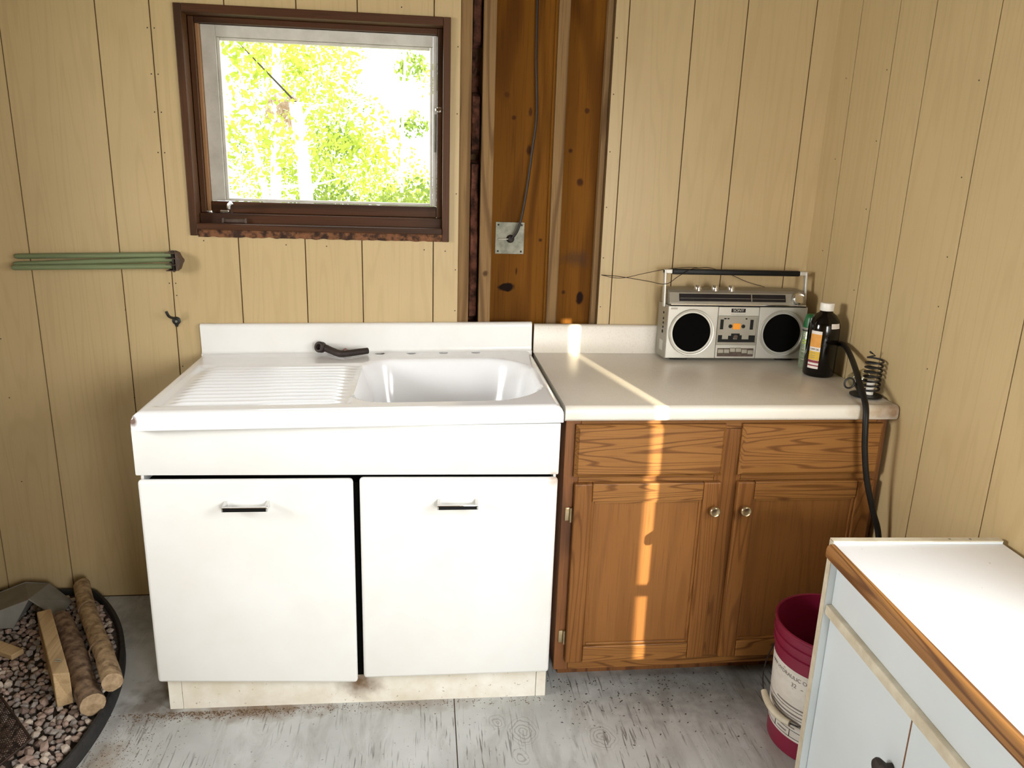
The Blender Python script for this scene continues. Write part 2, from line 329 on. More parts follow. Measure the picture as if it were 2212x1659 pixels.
def thing(name, label, cat, loc=(0, 0, 0), rot=(0, 0, 0), group=None):
    o = bpy.data.objects.new(name, None); COL.objects.link(o); o.location = loc; o.rotation_euler = rot; o.empty_display_size = .05
    return tag(o, label, cat, group)
def struct(o, label=None):
    o['kind'] = 'structure'
    if label: o['label'] = label
    return o
def sroot(name, label=None):
    o = bpy.data.objects.new(name, None); COL.objects.link(o); return struct(o, label)
def text_mesh(s, size, name, mat, parent, loc, rot, align='CENTER', warp=None, ext=.0002, sx=1.0):
    cu = bpy.data.curves.new('lettering', 'FONT'); cu.body = s; cu.size = size; cu.align_x = align; cu.align_y = 'CENTER'; cu.extrude = ext
    tmp = bpy.data.objects.new('lettering_tmp', cu); COL.objects.link(tmp)
    dg = bpy.context.evaluated_depsgraph_get(); me = bpy.data.meshes.new_from_object(tmp.evaluated_get(dg))
    bpy.data.objects.remove(tmp); bpy.data.curves.remove(cu)
    for v in me.vertices: v.co.x *= sx
    if warp:
        for v in me.vertices: v.co = warp(v.co)
    me.materials.clear(); me.materials.append(M[mat]); me.name = name
    o = bpy.data.objects.new(name, me); COL.objects.link(o); o.parent = parent; o.location = loc; o.rotation_euler = rot; return o

# ------------------------------------------------------------------ room shell
XL, XR, YF, ZC = -1.7, 2.09, -3.6, 2.45
def rects(a0, a1, z0, z1, holes):
    """rectangle minus holes -> rectangles"""
    xs = sorted({a0, a1, *[v for h in holes for v in h[:2] if a0 < v < a1]}); out = []
    for p, q in zip(xs, xs[1:]):
        zs = [(z0, z1)]
        for (h0, h1, hz0, hz1) in holes:
            if h0 < q-1e-6 and h1 > p+1e-6:
                nz = []
                for (s0, s1) in zs:
                    if hz0 > s0: nz.append((s0, min(s1, hz0)))
                    if hz1 < s1: nz.append((max(s0, hz1), s1))
                zs = [z for z in nz if z[1]-z[0] > 1e-6]
        out += [(p, q, s0, s1) for s0, s1 in zs]
    return out
def wall(name, side, pos, a0, a1, holes, grooves, thick=.10):
    """grooved sheet panelling: slab with openings, one child per board between two grooves; side = room-facing direction"""
    mb = MB()
    def put(mb_, a, b, z0, z1, d0, d1):
        if side == 'back': mb_.box(a, b, pos+d0, pos+d1, z0, z1)
        elif side == 'front': mb_.box(a, b, pos-d1, pos-d0, z0, z1)
        elif side == 'right': mb_.box(pos+d0, pos+d1, a, b, z0, z1)
        else: mb_.box(pos-d1, pos-d0, a, b, z0, z1)
    for r in rects(a0, a1, 0, ZC, holes): put(mb, *r, .004, thick)
    root = struct(mb.build(name, 'groove'))
    gs = [a0]+[g for g in sorted(grooves) if a0 < g < a1]+[a1]; G = .0019
    for p, q in zip(gs, gs[1:]):
        rs = rects(p+(G if p > a0 else 0), q-(G if q < a1 else 0), 0.004, ZC, holes)
        if not rs: continue
        b = MB()
        for r in rs: put(b, *r, 0, .0045)
        b.build('panel_board', 'panel', root)
    return root
WIN = (.0, .815, 1.30, 1.975); BAY = (.853, 1.345, 0, ZC)
wall('wall_back', 'back', 0, XL-.1, XR, [WIN, BAY], [-1.5, -1.33, -1.12, -.93, -.725, -.507, -.233, -.078, .139, .351, .535, .77, 1.388, 1.60, 1.778, 2.01])
SIDEW = (-2.4, -1.5, 1.08, 1.93)
wall('wall_right', 'right', XR, YF, 0, [SIDEW], [-.141, -.351, -.524, -.78, -1.045, -1.28, -1.45, -1.67, -1.88, -2.1, -2.3, -2.55, -2.8, -3.0, -3.3])
FWIN = (1.28, 2.022, .64, 1.70); LWIN = (-1.95, -1.15, 1.25, 1.95)
wall('wall_front', 'front', YF, XL-.1, XR+.1, [FWIN], [-1.4, -1.1, -.6, -.3, .3, .55, .8, 1.2, 1.5, 1.8])
wall('wall_left', 'left', XL, YF, 0, [LWIN], [-.3, -.5, -.75, -1, -1.3, -1.6, -1.9, -2.2, -2.5, -2.8, -3.1, -3.4])
struct(MB().box(XL-.1, XR+.1, YF-.1, .1, ZC, ZC+.08).build('ceiling', 'ceiling'))
fl = struct(MB().box(XL-.1, XR+.1, YF-.1, .1, -.08, -.004).build('floor', 'groove'))
for (x0, x1, y0, y1) in ((XL, -.392, YF, 0), (-.39, .8285, YF, 0), (.8315, 2.05, YF, 0), (2.052, XR, YF, 0)):
    MB().box(x0, x1, y0, y1, -.004, 0).build('floor_sheet', 'floor', fl)
# added unseen walls: trim the sun to a slit, block it at the side window
struct(MB().box(-5, 2.657, -7.2, -7.0, -.6, 4.5).build('sun_blocker_yard', 'blocker'), 'added unseen grey wall trimming the sun to a slit')
struct(MB().box(2.2, 3.6, -2.66, -2.58, -.6, 3.2).build('sun_blocker_side', 'blocker'), 'added unseen grey wall keeping sun off the side window')
# unseen bar added across the front window to break the sun streak
mb = MB(); mb.box(1.28, 2.022, -3.66, -3.63, .86, .895); struct(mb.build('streak_bar_1', 'white_paint'), 'added unseen white bar breaking the sun streak')

# open stud bay in the back wall
bay = sroot('wall_bay', 'open stud bay with bare brown plywood')
MB().box(.853, .8905, .004, .095, 0, ZC, .002).build('stud', 'stud', bay)
MB().box(.926, .966, .002, .095, 0, ZC, .002).build('stud', 'stud', bay)
MB().box(.966, 1.187, .06, .07, 0, ZC).build('plywood_sheet', 'plywood', bay)
MB().box(1.188, 1.345, .06, .07, 0, ZC).build('plywood_sheet', 'plywood', bay)
MB().box(1.169, 1.206, .038, .06, 0, ZC, .003).build('batten', 'stud', bay)
MB().box(1.160, 1.1685, .05, .06, 0, ZC, .001).build('batten', 'plywood', bay)
MB().box(1.327, 1.345, .03, .06, 0, ZC, .002).build('batten', 'stud', bay)
MB().box(1.3452, 1.38, .006, .094, 0, ZC).build('stud', 'stud', bay)
MB().box(.853, 1.345, .095, .1, 0, ZC).build('sheathing', 'groove', bay)
mb = MB(); pts = []; NW, NH = 7, 150
for j in range(NH):
    for i in range(NW):
        x = .891+.0345*i/(NW-1); z = ZC*j/(NH-1); nz = mnoise.noise(Vector((x*30, z*9, 1)))+.6*mnoise.noise(Vector((x*60, z*38, 4)))
        cut = .045 if mnoise.noise(Vector((0, z*4.6, 9))) > .12 else 0
        pts.append((x, .045+cut-.022*nz+(.02 if i in (0, NW-1) else 0), z))
mb.grid(pts, NW, NH).build('insulation', 'insulation', bay, True)

# nail heads driven beside the grooves
for wname, pts_ in (('wall_back', [(-.233, z) for z in (.25, .75, 1.05)]+[(-.068, z) for z in (1.10, 1.14, 1.55, 1.67, 1.78, 1.91, .86)]+[(-.088, z) for z in (1.55, 1.67, 1.78, 1.91, 1.14)]+[(.845, z) for z in (1.06, 1.2, 1.45, 1.7, 1.9)]+[(1.353, z) for z in (1.08, 1.25, 1.42, 1.6, 1.78, 1.95)]+[(-.63, z) for z in (.45, .75, .95, 1.15)]+[(.03, 1.28), (.29, 1.272), (.42, 1.27), (.74, 1.265), (.81, 1.262), (.67, 2.005)]),
                    ('wall_right', [(-.33, z) for z in (1.2, 1.45, 1.65, 1.85)]+[(-.745, z) for z in (1.05, 1.22, 1.35, 1.55, 1.78)]+[(-.10, z) for z in (1.3, 1.6, 1.85)])):
    for (a_, z_) in pts_:
        mb = MB()
        if wname == 'wall_back': mb.lathe([(.0021, 0), (.0019, .0006), (0, .0008)], a_, z_, 7, 'y')
        else: mb.lathe([(.0021, -XR), (.0019, -XR+.0006), (0, -XR+.0008)], a_, z_, 7, 'x')
        mb.build('nail_head', 'rust', bpy.data.objects[wname])

# ------------------------------------------------------------------ window in the back wall
w = sroot('window_1', 'awning window in dark stained wooden frame')
MB().box(-.007, .016, -.012, .045, 1.297, 1.982, .002).build('casing', 'window_wood_v', w)
MB().box(.799, .822, -.012, .045, 1.293, 1.982, .002).build('casing', 'window_wood_v', w)
MB().box(.0165, .7985, -.012, .045, 1.957, 1.982, .002).build('casing', 'window_wood', w)
MB().box(.0165, .7985, -.020, .025, 1.317, 1.336, .003).build('sill_ledge', 'window_wood', w)
mb = MB(); pts = []; NW, NH = 160, 6
for j in range(NH):
    for i in range(NW):
        x = .0165+.782*i/(NW-1); z = 1.293+.024*j/(NH-1)
        pts.append((x, -.006-.006*mnoise.noise(Vector((x*50, z*120, 2)))-(.004 if j == NH-1 else 0), z+(.004*mnoise.noise(Vector((x*40, 0, 7))) if j == 0 else 0)))
mb.grid(pts, NW, NH).box(.0165, .7985, .002, .03, 1.301, 1.3165).build('torn_edge', 'torn_board', w, True)
MB().box(.0165, .7985, .026, .09, 1.302, 1.366, .002).build('sill', 'window_wood', w)
MB().box(.0165, .034, .046, .07, 1.367, 1.957, .002).build('stop', 'window_wood_v', w)
MB().box(.782, .7985, .046, .07, 1.367, 1.957, .002).build('stop', 'window_wood_v', w)
MB().box(.0345, .7815, .046, .07, 1.940, 1.957, .002).build('stop', 'window_wood', w)
MB().box(.0345, .046, .056, .09, 1.372, 1.939, .002).build('sash_edge', 'sash_brown', w)
sash = MB().box(.0465, .7815, .060, .09, 1.3665, 1.403, .003).build('sash_rail', 'window_wood', w)
MB().box(.0465, .0905, .072, .098, 1.404, 1.939, .001).build('sash_stile', 'white_paint', w)
MB().box(.768, .7815, .072, .098, 1.404, 1.939, .001).build('sash_stile', 'white_paint', w)
MB().box(.091, .7675, .072, .098, 1.905, 1.939, .001).build('sash_head', 'white_paint', w)
for (a, b, c, d) in ((.091, .101, 1.404, 1.9045), (.758, .7675, 1.404, 1.9045), (.1015, .7575, 1.895, 1.9045), (.1015, .7575, 1.404, 1.413)):
    MB().box(a, b, .078, .094, c, d, .0025).build('glazing_bead', 'white_paint', w)
MB().box(.100, .759, .0855, .0885, 1.412, 1.896).build('pane', 'glass', w)
MB().box(.0, .8145, .0905, .0985, 1.9395, 1.975).build('head_filler', 'window_wood', w)
MB().box(.0, .034, .071, .0985, 1.302, 1.939).build('jamb', 'window_wood_v', w)
MB().box(.782, .8145, .071, .0985, 1.302, 1.939).build('jamb', 'window_wood_v', w)
mb = MB(); mb.tube([(.118, .024, 1.372), (.118, -.004, 1.376), (.118, -.012, 1.384)], .005, 8).tube([(.118, -.010, 1.385), (.12, -.013, 1.397), (.127, -.014, 1.404)], .0075, 8).tube([(.09, -.002, 1.374), (.118, -.006, 1.374)], .0045, 8)
mb.build('crank_handle', 'chrome', w, True)
mb = MB(); mb.box(.09, .165, .018, .026, 1.338, 1.350, .002).box(.088, .094, .012, .026, 1.337, 1.352, .001).box(.160, .166, .012, .026, 1.337, 1.352, .001); mb.build('crank_plate', 'bracket', w)
mb = MB(); mb.box(.781, .798, .034, .046, 1.704, 1.722, .003).tube([(.789, .034, 1.713), (.789, .02, 1.713), (.776, .014, 1.711)], .004, 8); mb.build('latch', 'chrome', w, True)
mb = MB(); mb.box(.772, .777, .066, .072, 1.58, 1.70, .001); mb.build('latch_bar', 'galv', w)

# ------------------------------------------------------------------ outside the window: ground and trees
struct(MB().box(-30, 30, -30, 30, -1.0, -.45).build('ground_outside', 'ground'), 'sunlit undergrowth outside the window')
def tree(name, label, base, pts, r0, r1, leaf, blobs, group, nleaf, branches=()):
    t = thing(name, label, 'tree', base, group=group)
    MB().tube(pts, lambda k: r0+(r1-r0)*k, 10, smooth_path=5).build('trunk', 'trunk', t, True)
    for br in branches: MB().tube(br[0], lambda k, a=br[1]: a*(1-.75*k), 6, smooth_path=4).build('branch', 'trunk' if br[1] > .012 else 'rust', t, True)
    vs, fs = [], []; tot = sum(b[3]**2 for b in blobs)
    for (bx, by, bz, br_) in blobs:
        for _ in range(int(nleaf*br_**2/tot)):
            d = Vector((random.gauss(0, 1), random.gauss(0, 1), random.gauss(0, .7))).normalized()*br_*random.random()**.4
            p = Vector((bx, by, bz))+d; s_ = random.uniform(.02, .047)
            a = Vector((random.gauss(0, 1), random.gauss(0, 1), random.gauss(0, .6))).normalized(); b = a.orthogonal().normalized(); c = a.cross(b); th = random.random()*6.3
            b, c = b*math.cos(th)+c*math.sin(th), c*math.cos(th)-b*math.sin(th); k = len(vs)
            vs += [p-b*s_, p+c*s_*.5+a*.004, p+b*s_, p-c*s_*.5+a*.004]; fs.append((k, k+1, k+2, k+3))
    me = bpy.data.meshes.new('foliage'); me.from_pydata([tuple(v) for v in vs], [], fs); me.materials.append(M[leaf])
    o = bpy.data.objects.new('foliage', me); COL.objects.link(o); o.parent = t; o['kind'] = 'stuff'
    return t
GT = 'trees outside the window'
tree('birch_tree', 'leaning pale birch trunk standing outside beside the forked trunk', (-.72, 3.2, -.45), [(0, 0, 0), (-.03, 0, 1.2), (-.10, 0, 2.3), (-.2, 0, 3.6)], .075, .05, 'leaf_a', [(.1, .6, 2.2, .45), (.0, .5, 3.0, .5)], GT, 800)
tree('forked_tree', 'slender pale forked trunk between two straight trunks outside', (-.66, 5.2, -.45), [(0, 0, 0), (-.02, 0, 1.2), (.02, 0, 2.2), (.12, 0, 3.8)], .06, .04, 'leaf_a', [(.2, .3, 2.9, .6), (.7, .6, 2.2, .5)], GT, 1500,
     [([(-.02, 0, 1.3), (-.14, 0, 1.9), (-.26, 0, 2.7)], .05), ([(0, 0, 1.75), (.35, .05, 1.78), (.6, 0, 1.85)], .02)])
tree('broken_tree', 'stout pale snapped trunk standing in the middle of the foliage', (-.19, 4.2, -.45), [(0, 0, 0), (-.02, 0, 1.0), (-.06, 0, 1.9), (-.11, 0, 2.45)], .062, .05, 'leaf_red', [(-.25, .3, 2.4, .16)], GT, 120,
     [([(-.07, 0, 2.3), (.02, 0, 2.42), (.14, 0, 2.44)], .022), ([(-.11, .1, 2.45), (-.4, 0, 2.75), (-.6, 0, 2.95)], .010), ([(-.04, 0, 1.7), (.06, -.02, 1.85), (.12, 0, 1.95)], .018)])
tree('leafy_tree', 'bright yellow green leafy tree filling the window view', (.35, 9.0, -.45), [(0, 0, 0), (.05, 0, 1.5), (.1, 0, 3), (.05, 0, 5)], .07, .03, 'leaf_a',
     [(-1.6, 0, 1.7, .8), (-.9, .2, 1.9, .8), (-.5, -.3, 1.2, .7), (-1.3, .3, 2.7, .6), (-1.0, .2, 3.5, .6), (.3, 0, 1.3, .6), (-1.8, .2, 3.4, .5), (.0, 0, 1.7, .6), (.6, .3, 3.2, .35)], GT, 6200)
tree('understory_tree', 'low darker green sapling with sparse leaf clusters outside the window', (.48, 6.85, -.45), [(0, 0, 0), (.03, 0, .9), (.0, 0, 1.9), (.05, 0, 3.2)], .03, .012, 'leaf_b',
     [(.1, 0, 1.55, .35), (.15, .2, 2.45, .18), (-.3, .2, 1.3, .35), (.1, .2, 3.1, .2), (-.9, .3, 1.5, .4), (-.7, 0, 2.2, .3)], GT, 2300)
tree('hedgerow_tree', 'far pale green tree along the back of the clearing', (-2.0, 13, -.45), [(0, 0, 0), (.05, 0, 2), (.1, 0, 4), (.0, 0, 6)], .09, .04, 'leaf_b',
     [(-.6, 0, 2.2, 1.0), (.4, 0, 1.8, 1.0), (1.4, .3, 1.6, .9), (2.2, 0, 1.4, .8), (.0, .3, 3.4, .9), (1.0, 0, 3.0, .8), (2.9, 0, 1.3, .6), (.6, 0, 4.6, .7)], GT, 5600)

# ------------------------------------------------------------------ sink cabinet (white steel)
c = thing('sink_cabinet', 'white enamelled steel sink base cabinet with two chipped doors', 'cabinet', rot=(0, 0, -.012))
MB().box(.012, 1.105, -.636, -.012, .09, .70).build('body', 'black_matte', c)
MB().box(.004, .0115, -.636, -.012, .105, .845).build('side_panel', 'enamel_door', c)
MB().box(1.1055, 1.113, -.636, -.012, .10, .845).build('side_panel', 'enamel_door', c)
MB().hexa([(-.002, -.658, .732), (1.117, -.658, .726), (1.117, -.637, .726), (-.002, -.637, .732), (-.002, -.658, .861), (1.117, -.658, .876), (1.117, -.637, .876), (-.002, -.637, .861)], .004).build('apron_panel', 'enamel_door', c, True)
def handle(x0, x1, z, parent):
    mb = MB(); mb.box(x0, x1, -.692, -.684, z-.0065, z+.0065, .0015)
    for x in (x0+.004, x1-.004): mb.hexa([(x-.004, -.686, z-.006), (x+.004, -.686, z-.006), (x+.004, -.6585, z-.006), (x-.004, -.6585, z-.006), (x-.004, -.686, z+.006), (x+.004, -.686, z+.006), (x+.004, -.6585, z+.012), (x-.004, -.6585, z+.012)], .001)
    h = mb.build('handle', 'chrome', parent, True); MB().box(x0+.004, x1-.004, -.6935, -.6922, z-.0048, z+.0048).build('inlay', 'black', h)
d = MB().hexa([(0, -.658, .103), (.557, -.658, .080), (.557, -.637, .080), (0, -.637, .103), (0, -.658, .718), (.557, -.658, .717), (.557, -.637, .717), (0, -.637, .718)], .010, 3).build('door', 'enamel_door', c, True)
handle(.219, .337, .647, d)
d = MB().hexa([(.574, -.658, .094), (1.117, -.658, .094), (1.117, -.637, .094), (.574, -.637, .094), (.574, -.658, .720), (1.117, -.658, .716), (1.117, -.637, .716), (.574, -.637, .720)], .010, 3).build('door', 'enamel_door', c, True)
handle(.784, .895, .646, d)
MB().box(.058, 1.082, -.6375, -.60, 0, .094).build('toe_board', 'toe', c)
MB().box(.020, .0565, -.6385, -.60, 0, .094, .001).build('corner_foot', 'toe', c)
MB().box(1.0835, 1.1125, -.6385, -.60, 0, .094, .001).build('corner_foot', 'toe', c)

# ------------------------------------------------------------------ enamelled sink top
SW, SD = 1.113, .680
s = thing('kitchen_sink', 'white enamel sink top with ribbed drainboard, basin and empty tap holes', 'sink', (0, 0, .909), (0, -.016, 0))
def smooth(t): t = max(0, min(1, t)); return t*t*(3-2*t)
BX0, BX1, BY0, BY1, BR = .545, 1.078, -.607, -.125, .15
def sdrr(x, y):  # signed distance to the rounded basin outline (negative inside)
    r = .10 if x < .7 else .17
    cx, cy = (BX0+BX1)/2, (BY0+BY1)/2; qx = abs(x-cx)-(BX1-BX0)/2+r; qy = abs(y-cy)-(BY1-BY0)/2+r
    return math.hypot(max(qx, 0), max(qy, 0))+min(max(qx, qy), 0)-r
def height(x, y):
    d = sdrr(x, y); z = 0
    if d < .012: z -= .010*smooth((.012-d)/.02)
    if d < 0: z -= .150*smooth(min(1, -d/.055)**.8)+.012*smooth((-d-.055)/.18)
    # drainboard: sunk field with raised ribs
    if .035 < x < BX0-.004:
        ex = smooth((x-.035)/.02)*smooth((BX0+.03-x)/.05); fy = smooth((y+.625)/.02)*smooth((-.175-y)/.02)
        z -= .006*ex*fy
        rx = smooth((x-.06)/.05)*smooth((BX0-.005-x)/.06)
        ph = (y+.60)/.034
        if -.60 < y < -.20: z += .0055*rx*fy*max(0, math.sin(PI*((y+.60)/.034 % 1)))**2*(1.25 if x < .5 else 1)
    return z
def steps(a, b, st): n = max(1, round((b-a)/st)); return [a+(b-a)*i/n for i in range(n)]
LIP = .046
ex = [(0, -LIP), (0, -.024), (.0012, -.016), (.005, -.008), (.011, -.003), (.02, 0)]
xs = [(a, z) for a, z in ex]+[(v, 0) for v in steps(.026, SW-.02, .0075)]+[(SW-a, z) for a, z in reversed(ex)]
YB = -.082
ys = [(-SD+a, z) for a, z in ex]+[(v, 0) for v in steps(-SD+.026, YB, .0042)]+[(YB, 0)]
pts = [(x, y, min(dx, dy)+(height(x, y) if dx == 0 and dy == 0 else 0)) for (y, dy) in ys for (x, dx) in xs]
mb = MB(); nx = len(xs); regions = {'sink_deck': [], 'basin': [], 'drainboard': []}
for j in range(len(ys)-1):
    for i in range(nx-1):
        q = (j*nx+i, j*nx+i+1, (j+1)*nx+i+1, (j+1)*nx+i); fx, fy = [sum(pts[v][a] for v in q)/4 for a in (0, 1)]
        regions['basin' if sdrr(fx, fy) < .013 else ('drainboard' if .032 < fx < BX0+.02 and -.63 < fy < -.17 else 'sink_deck')].append(q)
for nm in ('basin', 'drainboard'):
    use = sorted({v for q in regions[nm] for v in q}); ix = {v: n_ for n_, v in enumerate(use)}; m2 = MB(); m2._add([pts[v] for v in use], [tuple(ix[v] for v in q) for q in regions[nm]]); m2.build(nm, 'enamel', s, True)
mb._add(pts, regions['sink_deck'])
for v in [v for v in mb.bm.verts if not v.link_faces]: mb.bm.verts.remove(v)
# deck behind the basin with four tap holes cut through
holes = [(.592, -.046), (.697, -.046), (.806, -.044), (.917, -.044)]; HR = .0155
bmd = bmesh.new(); edges = []
def loop(co):
    vs = [bmd.verts.new(p) for p in co]; edges.extend(bmd.edges.new((vs[i], vs[(i+1) % len(vs)])) for i in range(len(vs)))
loop([(0.02, YB, 0), (SW-.02, YB, 0), (SW-.02, -.030, 0), (0.02, -.030, 0)])
for hx, hy in holes: loop([(hx+HR*math.cos(2*PI*k/20), hy+HR*math.sin(2*PI*k/20)*.95, 0) for k in range(20)])
bmesh.ops.triangle_fill(bmd, edges=edges, use_beauty=True)
bv = {}
for f in bmd.faces:
    cc = f.calc_center_median()
    if any(all(math.hypot(v.co.x-hx, (v.co.y-hy)/.95) < HR*1.05 for v in f.verts) for hx, hy in holes): continue
    mb._add([v.co.copy() for v in f.verts], [tuple(range(len(f.verts)))])
bmd.free()
for hx, hy in holes:
    a = [(hx+HR*math.cos(2*PI*k/20), hy+HR*math.sin(2*PI*k/20)*.95) for k in range(20)]
    mb._add([(x, y, 0) for x, y in a]+[(x, y, -.0018) for x, y in a], [(k, (k+1) % 20, 20+(k+1) % 20, 20+k) for k in range(20)])
for side in (0, 1):
    q = [(a if side == 0 else SW-a, z) for a, z in ex]
    mb.grid([(x, y, z) for y in (YB, -.030) for (x, z) in q], len(q), 2)
o = mb.build('sink_deck', 'enamel', s, True)
# basin underside shell keeps the holes dark
MB().box(.01, .52, -.63, -.06, -.043, -.03).build('underside', 'black_matte', s)
MB().box(.53, 1.10, -.10, -.012, -.043, -.03).build('underside', 'black_matte', s)
prof = [(-.030, 0), (-.026, .0006), (-.0225, .003), (-.0205, .008), (-.020, .016), (-.020, .086), (-.0195, .092), (-.0165, .097), (-.011, .099), (-.003, .099), (-.003, -.03), (-.030, -.03)]
mb = MB(); mb.prism(prof, 0.004, SW, 'x'); mb.build('backsplash', 'enamel_door', s, True)

# ------------------------------------------------------------------ oak base cabinet
k = thing('oak_base_cabinet', 'brown oak base cabinet with two drawers and two panelled doors', 'cabinet', (1.13, 0, 0))
XW = .955
MB().box(.002, XW-.002, -.60, -.012, .075, .874).build('body', 'oak_dark', k)
MB().box(.03, XW-.03, -.545, -.53, 0, .075).build('toe_board', 'oak_dark', k)
def cbox(n, mat, x0, x1, z0, z1, y0=-.622, y1=-.6005, bv=.0015): return MB().box(x0, x1, y0, y1, z0, z1, bv).build(n, mat, k)
cbox('frame_stile', 'oak_dark', .002, .045, .068, .874); cbox('frame_stile', 'oak_v', .445, .525, .1005, .84); cbox('frame_stile', 'oak_dark', .92, XW-.002, .068, .874)
cbox('frame_rail', 'oak_h', .0455, .9195, .841, .874); cbox('frame_rail', 'oak_h', .0455, .4445, .672, .715); cbox('frame_rail', 'oak_h', .5255, .9195, .672, .715); cbox('frame_rail', 'oak_h', .0455, .9195, .068, .100)
def drawer(x0, x1):
    z0, z1 = .703, .858; b = .010
    mb = MB(); mb.box(x0, x1, -.633, -.6225, z0, z1)
    mb.hexa([(x0, -.633, z0), (x1, -.633, z0), (x1, -.633, z1), (x0, -.633, z1), (x0+b, -.642, z0+b), (x1-b, -.642, z0+b), (x1-b, -.642, z1-b), (x0+b, -.642, z1-b)])
    return mb.build('drawer_front', 'oak_h', k)
drawer(.029, .462); drawer(.511, .935)
def knob(x, z, parent):
    MB().lathe([(.0055, .642), (.0055, .652), (.010, .655), (.0155, .660), (.0165, .664), (.015, .668), (.0125, .6695), (.011, .6685), (0, .6685)], x, z, 20, 'y').build('knob', 'brass', parent, True)
def panel_door(x0, x1, kx, yo=0):
    z0, z1 = .103, .684; sw = .052; yf, yb = -.642, -.6225
    d = thing_part('door', k)
    MB().box(x0, x0+sw, yf, yb, z0, z1, .004).build('door_stile', 'oak_v', d)
    MB().box(x1-sw, x1, yf, yb, z0, z1, .004).build('door_stile', 'oak_v', d)
    for a, b in ((z0, z0+.055), (z1-.055, z1)): MB().box(x0+sw+.0003, x1-sw-.0003, yf, yb, a, b, .003).build('door_rail', 'oak_h', d)
    for (a, b, e, f) in ((x0+sw, x0+sw+.008, z0+.055, z1-.055), (x1-sw-.008, x1-sw, z0+.055, z1-.055)): MB().box(a, b, -.636, -.628, e, f, .002).build('door_moulding', 'oak_v', d)
    for (e, f) in ((z0+.055, z0+.063), (z1-.063, z1-.055)): MB().box(x0+sw+.008, x1-sw-.008, -.636, -.628, e, f, .002).build('door_moulding', 'oak_h', d)
    MB().box(x0+sw-.001, x1-sw+.001, -.631, -.624, z0+.054, z1-.054).build('door_panel', 'oak_panel', d)
    knob(kx, .602, d)
    return d
def thing_part(name, parent):
    o = bpy.data.objects.new(name, None); COL.objects.link(o); o.parent = parent; return o
panel_door(.033, .463, .443); panel_door(.513, .932, .536)
for z in (.585, .185):
    mb = MB(); mb.tube([(.0285, -.630, z-.022), (.0285, -.630, z+.022)], .004, 8).box(.012, .0285, -.6255, -.6222, z-.02, z+.02, .001); mb.build('hinge', 'brass', k, True)

# ------------------------------------------------------------------ laminate countertop
t = thing('laminate_countertop', 'cream speckled laminate countertop with backsplash and brown stained corner', 'countertop', (0, 0, 0))
edge = [(-.655, .877), (-.659, .880), (-.661, .886), (-.661, .904), (-.659, .911), (-.654, .916), (-.646, .918)]
mb = MB(); mb.prism(edge+[(-.022, .918), (-.004, .918), (-.004, .877)], 1.1215, 2.086, 'x'); mb.build('slab', 'laminate', t, True)
mb = MB(); mb.prism([(-.661, .884), (-.6618, .886), (-.6618, .904), (-.660, .911), (-.655, .9165), (-.647, .9186), (-.6465, .9181), (-.654, .9161), (-.659, .911), (-.661, .904)], 1.1215, 2.086, 'x'); mb.build('front_edge', 'laminate_edge', t, True)
mb = MB(); mb.prism([(-.021, .9182), (-.021, 1.012), (-.0185, 1.017), (-.014, 1.019), (-.003, 1.019), (-.003, .9182)], 1.1195, 2.086, 'x'); mb.build('backsplash', 'laminate', t, True)

# ------------------------------------------------------------------ white cabinet along the right wall
wc = thing('white_cabinet', 'low white laminate cabinet with oak nosing beside the burgundy pail', 'cabinet', (1.672, -1.102, 0), (0, 0, -.047))
L = .72; WD = .405
MB().box(0, WD, -.018, 0, 0, .737, .001).build('end_panel', 'white_lam2', wc)
MB().box(-.0015, -.0002, -.018, 0, 0, .736).build('edge_strip', 'cream_edge', wc)
MB().box(-.0015, WD, -.018, -.001, .7373, .7395).build('edge_strip', 'cream_edge', wc)
for x in (.28, .33): MB().lathe([(.003, .7396), (.003, .7402), (0, .7403)], x, -.009, 10).build('screw', 'galv', wc)
MB().box(.03, WD, -L, -.0185, .08, .70).build('body', 'white_lam2', wc)
MB().box(0.0, WD, -L, -.0185, .704, .732, .001).build('top', 'white_lam', wc)
mb = MB(); n8 = [(-.0005, .698), (-.012, .698), (-.017, .702), (-.018, .708), (-.018, .722), (-.016, .729), (-.010, .7335), (-.0005, .7335)]
v = [(x, y, z) for y in (-.022, -L) for x, z in n8]; N = 8
mb._add(v, [tuple(range(N))[::-1], tuple(N+i for i in range(N))]+[(i, (i+1) % N, N+(i+1) % N, N+i) for i in range(N)]); mb.build('nosing', 'oak_edge', wc, True)
MB().box(.016, .0295, -L, -.0188, .578, .697, .001).build('drawer_front', 'white_lam2', wc)
MB().box(.002, .0298, -L, -.0188, .553, .5775, .003).build('grip_rail', 'cream_edge', wc)
d1 = MB().box(.018, .0295, -.364, -.0195, .085, .552, .001).build('door', 'white_lam2', wc)
d2 = MB().box(.018, .0295, -L, -.3685, .085, .552, .001).build('door', 'white_lam2', wc)
MB().box(.0185, .029, -.3680, -.3645, .085, .552).build('door_gap_strip', 'oak_dark', wc)
MB().box(.05, WD, -L, -.0188, 0, .08).build('toe_board', 'white_lam2', wc)
for (px, par) in ((-.336, d1), (-.396, d2)):
    MB().lathe([(.008, -.018), (.008, -.006), (.013, 0), (.018, .006), (.019, .011), (.016, .017), (.009, .020), (0, .0205)], px, .402, 18, 'x').build('knob', 'rust', par, True)

